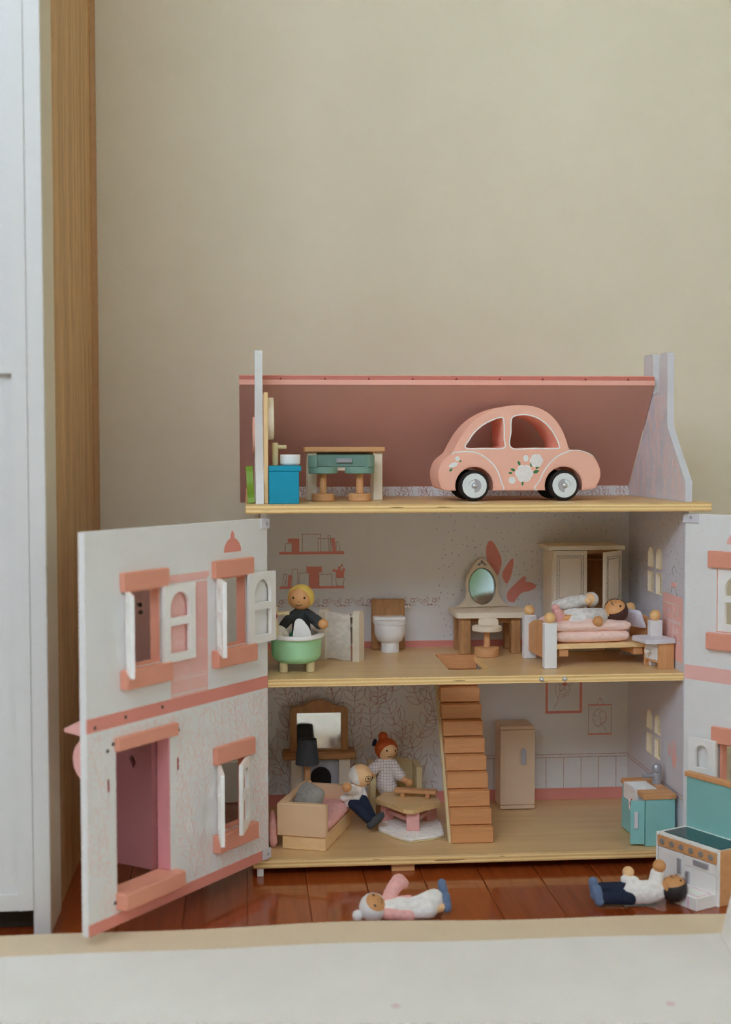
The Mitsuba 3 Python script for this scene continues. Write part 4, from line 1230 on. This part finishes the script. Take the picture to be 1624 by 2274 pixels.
d3.add('sleeping_suit', clothed([[((0.4640, 0.106, 0.3635), 0.0085), ((0.4440, 0.100, 0.3620), 0.0090), ((0.4200, 0.095, 0.3580), 0.0072)], [((0.4560, 0.102, 0.3640), 0.0062), ((0.4630, 0.094, 0.3655), 0.0058)]], 15, 0.001), 'fleece_grey', True)
d3.add('hand', ball((0.4655, 0.0905, 0.3655), 0.0050), 'skin_pale', True)

# bedside chest
MN = mv(0.5535, 0.030, Z1) @ RZ(12)
ns = Thing('bedside_chest', 'small wooden bedside chest with a lilac-grey top and white drawer in the right corner upstairs', 'bedside table', M=MN)
hole_ = sg.box(-0.001, 0, 0.0, 0.037).union(sg.box(0.008, -0.001, 0.036, 0.0085))
ns.add('body', cat([box(0, 0.0245, 0, 0.004, 0, 0.0370, 0.0004), box(0, 0.0245, 0.040, 0.044, 0, 0.0370, 0.0004), box(0.020, 0.0245, 0.004, 0.040, 0, 0.0370, 0.0003), box(0.001, 0.0245, 0.004, 0.040, 0.0080, 0.0110, 0.0003)]), 'beech_up')
dw = ns.add('drawer', box(-0.0004, 0.020, 0.0045, 0.0395, 0.0112, 0.0365, 0.0005), 'white_paint')
ns.add('knob', moved(lathe([(0, 0), (0.0018, 0), (0.0018, 0.003), (0.0034, 0.005), (0.0034, 0.009), (0, 0.010)], 18), RY(-90), mv(-0.0004, 0.022, 0.0235)), 'white_gloss', 40, parent=dw)
ns.add('top', ext(sg.Polygon([(-0.019, 0.004), (-0.013, -0.004), (0.024, -0.004), (0.0255, 0.048), (-0.013, 0.050), (-0.019, 0.044)]), 0.0062, 'xy', 0.0370), 'lilac_white', False)
# loose pink board leaning on the wall behind the opened left front panel
lb = Thing('leaning_board', 'loose dull pink board with flower-shaped holes leaning on the wall behind the left panel', 'board')
bp = sg.box(-0.245, 0.0, -0.105, 0.43)
for x, z in ((-0.2142, 0.3345), (-0.2015, 0.3340), (-0.2003, 0.3222), (-0.2128, 0.3175)):
    bp = bp.difference(unary_union([sg.Point(x + 0.0022 * math.cos(a), z + 0.0022 * math.sin(a)).buffer(0.0018, quad_segs=3) for a in np.arange(5) * 2 * math.pi / 5]))
lb.add('panel', moved(ext(bp, 0.009, 'xz', 0.0), RX(-7), mv(0, 0.345, 0.0015)), 'roof_pink', False)
# ---------------------------------------------------------------- on the wooden floor in front
e1 = np.array([0.052, -0.101]) / math.hypot(0.052, 0.101)
MST = np.eye(4)
MST[:2, 0] = e1
MST[:2, 1] = -e1[1], e1[0]
MST[:2, 3] = 0.518, -0.079
MST[2, 3] = 0.0003
sv = Thing('toy_stove', 'white toy kitchen stove with six knobs, dark hob and teal backsplash on the floor', 'stove', M=MST)
SL, SD, SH = 0.1136, 0.056, 0.0715
sv.add('body', box(0.0035, SL - 0.0035, 0.0025, SD, 0.0, SH - 0.001, 0.0006), 'white_paint', False)
for x0 in (0, SL - 0.0034):
    sv.add('side_panel', box(x0, x0 + 0.0034, 0, SD, 0, SH, 0.0006), 'white_gloss' if x0 == 0 else 'beech', False)
sv.add('front_edge', box(SL - 0.0036, SL + 0.0002, -0.0006, 0.002, 0.0, SH, 0.0004), 'white_gloss', False)
pnl = sv.add('control_panel', box(0.0042, SL - 0.0042, -0.0012, 0.0025, SH - 0.0170, SH - 0.0030, 0.0004), 'beech', False)
for k in range(6):
    sv.add('knob', moved(lathe([(0, 0), (0.0042, 0), (0.0038, 0.0016), (0, 0.0019)], 20), RX(90), mv(0.0135 + k * 0.0174, -0.0012, SH - 0.0100)), 'pencil_grey', 40, parent=pnl)
sv.add('hob', box(0.007, SL - 0.007, 0.008, SD - 0.006, SH - 0.001, SH + 0.0008, 0.0004), 'cooktop', False)
sv.add('hob_border', cat([box(0.0035, SL - 0.0035, 0.0, 0.0078, SH - 0.0028, SH, 0.0003), box(0.0035, SL - 0.0035, SD - 0.0058, SD, SH - 0.0028, SH, 0.0003)]), 'white_gloss', False)
for x0, x1, za, zb, ha, hb in ((0.0050, 0.0500, 0.004, SH - 0.0185, (0.0410, 0.0475, 0.026, 0.046), None), (0.0520, SL - 0.0050, 0.0395, SH - 0.0185, (0.0700, 0.0960, 0.0440, 0.0510), None), (0.0520, SL - 0.0050, 0.004, 0.0380, (0.0560, 0.0625, 0.0130, 0.0330), None)):
    dd = sv.add('oven_door', box(x0, x1, 0.0004, 0.0027, za, zb, 0.0005), 'white_gloss', False)
    sv.add('handle', box(ha[0], ha[1], -0.0024, 0.0005, ha[2], ha[3], 0.0008), 'grey_metal', False, parent=dd)
bsp = sv.add('backsplash', box(0.0, SL, SD + 0.0004, SD + 0.0070, 0.0, 0.1400, 0.0006), 'teal_paint', False)
sv.add('cap_rail', box(-0.0015, SL + 0.0015, SD - 0.003, SD + 0.0085, 0.1402, 0.1462, 0.0008), 'beech', False)
dwr = sv.add('open_drawer', box(SL - 0.058, SL - 0.0035, -0.036, 0.0002, 0.0, 0.0165, 0.0006), 'white_gloss', False)
ln = [box(SL - 0.0450, SL - 0.0432, -0.0362, -0.0358, 0.001, 0.0155, 0), box(SL - 0.0190, SL - 0.0172, -0.0362, -0.0358, 0.001, 0.0155, 0), box(SL - 0.047, SL - 0.008, -0.0300, -0.0288, 0.0164, 0.0167, 0), box(SL - 0.047, SL - 0.008, -0.0060, -0.0048, 0.0164, 0.0167, 0), box(SL - 0.047, SL - 0.0458, -0.030, -0.0050, 0.0164, 0.0167, 0), box(SL - 0.0092, SL - 0.008, -0.030, -0.0050, 0.0164, 0.0167, 0)]
sv.add('line_print', cat(ln), 'magenta_line', False, parent=dwr, kind='stuff')

d6 = Thing('doll', 'doll in a white bonnet and pink cardigan lying on its back on the wooden floor', 'doll')
hd6, M6 = head(d6, (0.1260, -0.186, 0.0165), 0.0168, (0.15, -0.62, 0.78), (-0.97, -0.15, 0.10), 'skin_brown', 'white_paint', 'hood')
d6.add('bonnet_tip', ball((0.1065, -0.190, 0.0080), 0.0068, 3), 'white_paint', True, parent=hd6)
d6.add('dress', clothed([[((0.1420, -0.186, 0.0145), 0.0100), ((0.1600, -0.184, 0.0145), 0.0128), ((0.1740, -0.182, 0.0140), 0.0115)]], 51), 'white_cloth', True)
d6.add('cardigan', clothed([[((0.1440, -0.178, 0.0200), 0.0082), ((0.1520, -0.172, 0.0330), 0.0092), ((0.1600, -0.168, 0.0420), 0.0098), ((0.1660, -0.166, 0.0390), 0.0070)],
                            [((0.1450, -0.178, 0.0190), 0.0070), ((0.1720, -0.174, 0.0200), 0.0065)],
                            [((0.1430, -0.193, 0.0110), 0.0075), ((0.1720, -0.196, 0.0080), 0.0062)]], 52), 'rose_cloth', True)
d6.add('skirt', clothed([[((0.1760, -0.182, 0.0150), 0.0105), ((0.1900, -0.180, 0.0170), 0.0125), ((0.2030, -0.178, 0.0210), 0.0135)], [((0.1780, -0.190, 0.0110), 0.0090), ((0.1950, -0.190, 0.0140), 0.0118)]], 53, 0.0005), 'white_cloth', True)
for y, z in ((-0.186, 0.0120), (-0.170, 0.0200)):
    d6.add('leg', clothed([[((0.2020, y, z), 0.0068), ((0.2120, y + 0.002, z + 0.002), 0.0062)]], 1, 0.0), 'skin_pale', True)
shoe(d6, (0.2180, -0.170, 0.0215), (0.2150, -0.166, 0.0380), 'denim_cloth', 0.0060)
shoe(d6, (0.2190, -0.184, 0.0125), (0.2180, -0.182, 0.0260), 'denim_cloth', 0.0060)

d7 = Thing('doll', 'black-haired doll in a white top and navy trousers lying against the toy stove', 'doll')
head(d7, (0.5150, -0.168, 0.0230), 0.0168, (0.25, -0.15, 0.95), (0.93, 0.10, -0.25), 'skin_brown', 'hair_black', 'cap')
d7.add('top', clothed([[((0.4990, -0.165, 0.0190), 0.0105), ((0.4820, -0.163, 0.0175), 0.0150), ((0.4620, -0.161, 0.0170), 0.0150)],
                       [((0.4930, -0.160, 0.0260), 0.0100), ((0.4960, -0.158, 0.0400), 0.0085)],
                       [((0.4660, -0.154, 0.0280), 0.0080), ((0.4560, -0.154, 0.0310), 0.0070)]], 61, 0.0009), 'white_cloth', True)
hand(d7, (0.4980, -0.160, 0.0500), 0.0085, 'skin_brown')
hand(d7, (0.4600, -0.150, 0.0400), 0.0075, 'skin_pale')
d7.add('trousers', clothed([[((0.4600, -0.158, 0.0180), 0.0130), ((0.4420, -0.154, 0.0190), 0.0100), ((0.4240, -0.152, 0.0200), 0.0082)], [((0.4580, -0.166, 0.0140), 0.0110), ((0.4400, -0.164, 0.0130), 0.0095), ((0.4240, -0.163, 0.0120), 0.0082)]], 62, 0.0007), 'navy_cloth', True)
shoe(d7, (0.4170, -0.152, 0.0120), (0.4140, -0.150, 0.0290), 'denim_cloth', 0.0068)
shoe(d7, (0.4185, -0.166, 0.0090), (0.4150, -0.165, 0.0240), 'denim_cloth', 0.0066)
# ---------------------------------------------------------------- ground floor: sitting room and kitchen
fpz = Thing('toy_fireplace', 'toy fireplace with black arched opening and a framed mirror on its brown mantel', 'fireplace')
for x0, x1 in ((0.0385, 0.0558), (0.1129, 0.1305)):
    fpz.add('pilaster', box(x0, x1, 0.246, 0.278, Z0, 0.1055, 0.0008), 'cream_paint')
archp = unary_union([sg.box(0.0690, Z0, 0.1010, 0.076), sg.Point(0.085, 0.076).buffer(0.0160, quad_segs=14)])
fpz.add('surround', ext(sg.box(0.0558, Z0, 0.1129, 0.1055), 0.026, 'xz', 0.252), 'grey_paint', False)
fpz.add('opening', ext(archp, 0.0006, 'xz', 0.2514), 'black_paint', False, label='black arched hearth opening')
fpz.add('mantel', box(0.0262, 0.1392, 0.240, 0.278, 0.1055, 0.1160, 0.0015), 'brown_wood')
fo = sg.Polygon([(0.0372, 0.1160), (0.0372, 0.1800), (0.0398, 0.1838), (0.0440, 0.1858), (0.0570, 0.1862), (0.0640, 0.1890), (0.0700, 0.1935), (0.0770, 0.1960), (0.0835, 0.1965), (0.0900, 0.1958), (0.0970, 0.1930), (0.1030, 0.1885), (0.1090, 0.1860), (0.1220, 0.1850), (0.1258, 0.1830), (0.1278, 0.1790), (0.1278, 0.1160)]).buffer(-0.001).buffer(0.001)
fi = rect(0.0482, 0.1170, 0.1190, 0.1755, 0.0012)
mf = fpz.add('mirror_frame', bevel_ext(clean(fo.difference(fi)), 0.0075, 'xz', 0.2560), 'brown_wood_up', 30)
fpz.add('mirror', ext(fi.buffer(0.0003), 0.001, 'xz', 0.2595), 'mirror_glass', False, parent=mf)

lp_ = Thing('toy_floor_lamp', 'toy floor lamp with a charcoal fabric shade between the sofa and the fireplace', 'floor lamp', M=mv(0.0618, 0.205, 0))
lp_.add('base', cyl(0, 0, Z0, Z0 + 0.006, 0.0150, 28, 0.001), 'brown_wood')
lp_.add('pole', cyl(0, 0, Z0 + 0.006, 0.1085, 0.0052, 18), 'beech_up')
lp_.add('shade', lathe([(0.0165, 0.1080), (0.0181, 0.1080), (0.0144, 0.1460), (0.0128, 0.1460), (0.0165, 0.1080)], 40), 'charcoal', 40)
lp_.add('shade_top', lathe([(0, 0.1405), (0.0134, 0.1405), (0.0134, 0.1412), (0, 0.1412)], 36), 'pencil_grey', False)

MS = mv(0.0175, 0.0475, Z0) @ RZ(-18.7)
sf = Thing('toy_sofa', 'pink toy sofa on a wooden plinth seen from its arm end', 'sofa', M=MS)
sf.add('plinth', box(0.0010, 0.0640, 0.0035, 0.1460, 0, 0.0190, 0.0008), 'pale_wood')
sf.add('arm', box(-0.006, 0.0655, 0, 0.0120, 0.0192, 0.0655, 0.0016), 'beige_paint')
sf.add('arm', box(-0.006, 0.0655, 0.1380, 0.1500, 0.0192, 0.0600, 0.0016), 'beige_paint')
sf.add('backrest', box(-0.006, 0.0065, 0.0122, 0.1378, 0.0192, 0.0660, 0.0016), 'beige_paint')
sf.add('seat_board', box(0.0068, 0.0650, 0.0123, 0.1377, 0.0192, 0.0235, 0.0008), 'beige_paint')
single('seat_cushion', cushion(0.0078, 0.0690, 0.0135, 0.1365, 0.0246, 0.0430, 21, 0.0005), 'rose_cloth', 'dusty pink seat cushion lying on the toy sofa', 'cushion', True, M=MS)
single('scatter_cushion', moved(cushion(-0.021, 0.021, -0.021, 0.021, -0.0130, 0.0130, 23, 0.0012, 0.0095), RX(72), RZ(-40), RY(8), mv(0.030, 0.0400, 0.0630)), 'grey_cloth', 'plump grey scatter cushion propped on the toy sofa', 'cushion', True, M=MS)
single('floor_cushion', cushion(0.0015, 0.0125, 0.052, 0.105, Z0 + 0.0002, Z0 + 0.040, 29, 0.0008, 0.0050), 'rose_cloth', 'dusty pink cushion on the floor behind the pink sofa by the left wall', 'cushion', True)

d4 = Thing('doll', 'white-haired old man doll in glasses slumped on the pink sofa', 'doll')
head(d4, (0.1370, 0.133, 0.1050), 0.0172, (0.86, -0.46, -0.22), (0.12, 0.05, 1), 'skin_pale', 'hair_white', 'bald', glasses=True)
d4.add('shirt', clothed([[((0.1330, 0.133, 0.0900), 0.0090), ((0.1270, 0.132, 0.0770), 0.0120), ((0.1220, 0.132, 0.0700), 0.0115)],
                         [((0.1260, 0.124, 0.0860), 0.0085), ((0.1180, 0.110, 0.0920), 0.0080), ((0.1150, 0.106, 0.0945), 0.0080)],
                         [((0.1260, 0.132, 0.0740), 0.0090), ((0.1100, 0.120, 0.0760), 0.0040)],
                         [((0.1360, 0.140, 0.0880), 0.0070), ((0.1430, 0.136, 0.0680), 0.0060)]], 31, 0.0010), 'white_cloth', True)
hand(d4, (0.1142, 0.0985, 0.0972), 0.0070, 'skin_tan')
d4.add('trousers', clothed([[((0.1230, 0.130, 0.0700), 0.0100), ((0.1320, 0.124, 0.0610), 0.0090), ((0.1480, 0.117, 0.0450), 0.0075)], [((0.1280, 0.136, 0.0690), 0.0100), ((0.1400, 0.130, 0.0690), 0.0085), ((0.1520, 0.124, 0.0470), 0.0070)]], 32, 0.0008), 'navy_cloth', True)
for a, b in (((0.1500, 0.113, 0.0370), (0.1610, 0.112, 0.0480)), ((0.1560, 0.121, 0.0380), (0.1665, 0.120, 0.0490))):
    shoe(d4, a, b, 'charcoal', 0.0058)

ac = Thing('toy_armchair', 'cream toy armchair with flat arms behind the low table', 'armchair')
ac.add('seat', box(0.1670, 0.2290, 0.2080, 0.258, 0.0400, 0.0520, 0.001), 'yellow_cream')
for x in (0.1580, 0.2295):
    ac.add('arm', box(x, x + 0.0088, 0.2060, 0.2620, Z0 + 0.0002, 0.1010 if x < 0.2 else 0.0985, 0.001), 'yellow_cream')
ac.add('backrest', ext(unary_union([sg.box(0.1672, 0.0522, 0.2290, 0.0960), affinity.scale(sg.Point(0.1981, 0.0960).buffer(1, quad_segs=12), 0.0309, 0.0075, origin=(0.1981, 0.0960))]), 0.0070, 'xz', 0.2545), 'yellow_cream', 30)
ac.add('seat_base', box(0.1672, 0.2290, 0.2120, 0.254, Z0 + 0.0002, 0.0398, 0.0008), 'brown_wood')


def check_fn(p, n, uv):
    g = dr.maximum(smoothstep(0.80, 0.95, dr.abs(2 * (p.x * 230 - dr.floor(p.x * 230)) - 1)), smoothstep(0.80, 0.95, dr.abs(2 * (p.z * 230 - dr.floor(p.z * 230)) - 1)))
    return mix(lin(226, 216, 210), lin(132, 112, 110), 0.75 * g)


scene['checked_cloth'] = {'type': 'twosided', 'bsdf': {'type': 'principled', 'base_color': mikit.proc(check_fn), 'roughness': 0.9, 'specular': 0.1}}
d5 = Thing('doll', 'red-haired woman doll with a bun in a checked dress sitting in the cream armchair', 'doll')
hd5, M5 = head(d5, (0.1835, 0.214, 0.1262), 0.0168, (0.42, -1, -0.10), (0.10, 0, 1), 'skin_pale', 'hair_red', 'cap')
d5.add('bun', ball((0.1790, 0.2175, 0.1452), 0.0072, 3), 'hair_red', True, parent=hd5)
d5.add('hair_band', tube([(0.1790 + 0.0066 * math.cos(t), 0.2170 + 0.0066 * math.sin(t), 0.1408 + 0.0018 * math.cos(t)) for t in np.linspace(0, 2 * math.pi, 18)], 0.0009, 6), 'black_paint', True, parent=hd5)
d5.add('hair_bow', tri(m3.Manifold.batch_hull([m3.Manifold.sphere(0.003, 12).translate((0.1670, 0.220, 0.1380)), m3.Manifold.sphere(0.003, 12).translate((0.1650, 0.222, 0.1320))])), 'navy_cloth', True, parent=hd5)
d5.add('dress', clothed([[((0.1835, 0.214, 0.1080), 0.0085), ((0.1840, 0.215, 0.0950), 0.0135), ((0.1830, 0.216, 0.0720), 0.0165), ((0.1850, 0.212, 0.0660), 0.0150)],
                         [((0.1740, 0.212, 0.1050), 0.0085), ((0.1625, 0.206, 0.0970), 0.0090)],
                         [((0.1930, 0.212, 0.1030), 0.0080), ((0.2040, 0.204, 0.0870), 0.0088)]], 41, 0.0009), 'checked_cloth', True)
d5.add('arm', clothed([[((0.2030, 0.204, 0.0860), 0.0052), ((0.2125, 0.197, 0.0800), 0.0048)]], 1, 0.0), 'skin_tan', True)
hand(d5, (0.2165, 0.1940, 0.0780), 0.0060, 'skin_tan')
hand(d5, (0.1590, 0.2030, 0.0900), 0.0060, 'skin_tan')

rgp = blob([(0.163, 0.132), (0.172, 0.104), (0.198, 0.0640), (0.215, 0.0660), (0.250, 0.0800), (0.256, 0.100), (0.256, 0.165), (0.235, 0.196), (0.190, 0.190)])
rg = Thing('fluffy_rug', 'small white fluffy rug under the pink-legged toy table', 'rug')
rg.add('backing', ext(rgp, 0.0014, 'xy', Z0 + 0.0002), 'yellow_cream', False)
pile = tri(man(ext(rgp.buffer(-0.0006), 0.0042, 'xy', Z0 + 0.0017)).refine_to_length(0.0035))
nn = meshkit.fbm(pile.vertices * 260, 3, 3) - 0.5
pile.vertices = pile.vertices + np.array([0, 0, 1.0]) * (np.where(pile.vertices[:, 2] > Z0 + 0.004, 1, 0) * nn * 0.0022)[:, None]
rg.add('pile', pile, 'rug_cloth', True)

RZT = Z0 + 0.0058
lt = Thing('low_table', 'low toy table with a pale eight-sided top and pink legs on the fluffy rug', 'table')
ttop = sg.Polygon([(0.1615, 0.160), (0.1650, 0.148), (0.1965, 0.0925), (0.2105, 0.0885), (0.2540, 0.1220), (0.2560, 0.1360), (0.2540, 0.1780), (0.2460, 0.1860), (0.2000, 0.1990), (0.1760, 0.1960)]).buffer(-0.003).buffer(0.003, quad_segs=3)
lt.add('table_top', bevel_ext(ttop, 0.0062, 'xy', 0.0578, 0.0012), 'board_wood', 30)
legs = [(0.2115, 0.1060, -8), (0.1800, 0.166, 35), (0.2435, 0.160, 30), (0.212, 0.184, 10)]
for x, y, a in legs:
    lt.add('leg', box(-0.0095, 0.0095, -0.005, 0.005, RZT, 0.0577, 0.0008), 'rose_paint', M=mv(x, y, 0) @ RZ(a))
for (i, j) in ((0, 1), (0, 2), (1, 3), (2, 3)):
    a, b = np.array(legs[i][:2]), np.array(legs[j][:2])
    L = np.linalg.norm(b - a)
    lt.add('stretcher', box(0.006, L - 0.006, -0.003, 0.003, 0.0405, 0.0465, 0.0006), 'rose_paint', M=mv(a[0], a[1], 0) @ RZ(math.degrees(math.atan2(b[1] - a[1], b[0] - a[0]))))
bn = Thing('toy_bench', 'small brown wooden toy bench standing on top of the low table', 'bench', M=mv(0.222, 0.160, 0.0642) @ RZ(-16))
bn.add('seat', box(-0.0320, 0.0320, -0.0075, 0.0075, 0.0072, 0.0125, 0.0006), 'beech')
for x in (-0.0190, 0.0190):
    bn.add('leg', box(x - 0.0030, x + 0.0030, -0.0060, 0.0060, 0, 0.0072, 0.0004), 'beech')

paint('fridge_paint', 212, 184, 154)
fg = Thing('toy_fridge', 'tall beige toy fridge with a grey handle to the right of the stairs', 'fridge')
fz = Z0 + 0.0003
fb = fg.add('body', rbox(0.3630, 0.4172, 0.228, 0.277, fz, 0.1562, 0.0052, 20), 'fridge_paint', 40)
fg.add('door', cat([ext(rect(0.3630, 0.4172, 0.0318, 0.1492, 0.0012), 0.0034, 'xz', 0.2256), ext(rect(0.3634, 0.4168, 0.0322, 0.1488, 0.0012), 0.0008, 'xz', 0.2250)]), 'fridge_paint', False)
fg.add('top_panel', ext(rect(0.3630, 0.4172, 0.1500, 0.1548, 0.0016), 0.0034, 'xz', 0.2256), 'fridge_paint', False)
fg.add('bottom_panel', ext(rect(0.3630, 0.4172, fz + 0.001, 0.0310, 0.0016), 0.0034, 'xz', 0.2256), 'fridge_paint', False)
fg.add('handle', ext(rect(0.3955, 0.4030, 0.0950, 0.1200, 0.0025), 0.0026, 'xz', 0.2224), 'grey_paint', False)

MK = mv(0.5310, 0.0125, Z0 + 0.0002) @ RZ(3)
ks = Thing('toy_kitchen_sink', 'teal toy kitchen sink unit with wooden worktop, chrome tap and one door open', 'kitchen unit', M=MK)
KW, KD, KH = 0.0435, 0.102, 0.0665
ks.add('cabinet', cat([box(0, KW, 0, 0.004, 0, KH, 0.0004), box(0, KW, KD - 0.004, KD, 0, KH, 0.0004), box(KW - 0.004, KW, 0.004, KD - 0.004, 0, KH, 0.0003), box(0, KW - 0.004, 0.004, KD - 0.004, 0, 0.004, 0.0003)]), 'teal_paint', False)
ks.add('partition', box(0.002, KW - 0.004, 0.032, 0.035, 0.004, KH, 0.0003), 'teal_paint', False)
ks.add('worktop', cat([box(-0.0025, KW + 0.001, -0.002, 0.030, KH, KH + 0.0072, 0.0006), box(0.030, KW + 0.001, 0.030, KD - 0.018, KH, KH + 0.0072, 0.0004), box(-0.0025, KW + 0.001, KD - 0.018, KD + 0.001, KH, KH + 0.0072, 0.0006)]), 'beech', False)
bs_ = ks.add('basin', cat([box(-0.0045, -0.0015, 0.0305, KD - 0.0185, KH - 0.0165, KH + 0.0062, 0.0006), box(0.0265, 0.0295, 0.0305, KD - 0.0185, KH - 0.0165, KH + 0.0062, 0.0004), box(-0.0015, 0.0265, 0.0305, 0.0335, KH - 0.0165, KH + 0.0062, 0.0004), box(-0.0015, 0.0265, KD - 0.0215, KD - 0.0185, KH - 0.0165, KH + 0.0062, 0.0004), box(-0.0015, 0.0265, 0.0335, KD - 0.0215, KH - 0.0165, KH - 0.0130, 0.0003)]), 'white_gloss', False)
ks.add('closed_door', box(-0.0030, 0.0, 0.0360, KD - 0.006, 0.003, KH - 0.0185, 0.0005), 'teal_paint', False)
od = ks.add('open_door', box(0, 0.0200, -0.0030, 0.0025, 0.003, KH - 0.002, 0.0006), 'teal_paint', False, M=mv(-0.0008, 0.0020, 0) @ RZ(168))
ks.add('handle', box(0.0095, 0.0150, 0.0025, 0.0048, 0.026, 0.050, 0.0006), 'lilac_white', False, parent=od, M=mv(-0.0008, 0.0020, 0) @ RZ(168))
tp2 = ks.add('tap', lathe([(0, 0), (0.0062, 0), (0.0062, 0.0150), (0.0056, 0.0160), (0.0070, 0.0185), (0.0074, 0.0225), (0.0062, 0.0275), (0.0035, 0.0298), (0, 0.0305)], 28), 'grey_metal', 40, M=mv(0.0375, 0.060, KH + 0.0072))
ks.add('spout', tube([(0, 0, 0), (-0.0185, -0.003, 0)], 0.0033, 14), 'grey_metal', 40, parent=tp2, M=mv(0.0345, 0.060, KH + 0.0072 + 0.0125))
tw = [sg.box(0.0, 0.0, 0.02, 0.026)]
ks_t = single('tea_towel', moved(cat([ext(sg.Polygon([(0.036, 0.0), (0.052, 0.004), (0.056, 0.026), (0.038, 0.026)]), 0.0010, 'yz', -0.0068)]), mv(0, 0, KH - 0.0300)), 'white_cloth', 'white tea towel with red marks hanging over the teal sink unit door', 'towel', False, M=MK)
prt = [affinity.translate(sg.Polygon(leaf(0, 0, a, 0.008, 0.0018)), y, z) for y, z, a in ((0.0415, 0.052, 1.9), (0.0450, 0.049, 2.0), (0.0475, 0.0465, 1.9))]
scene['tea_towel__red_print'] = mikit.ply(moved(ext(unary_union(prt), 0.0003, 'yz', -0.0071), mv(0, 0, 0), MK), 'red_paint', False)
labels['tea_towel__red_print'] = {'kind': 'stuff'}
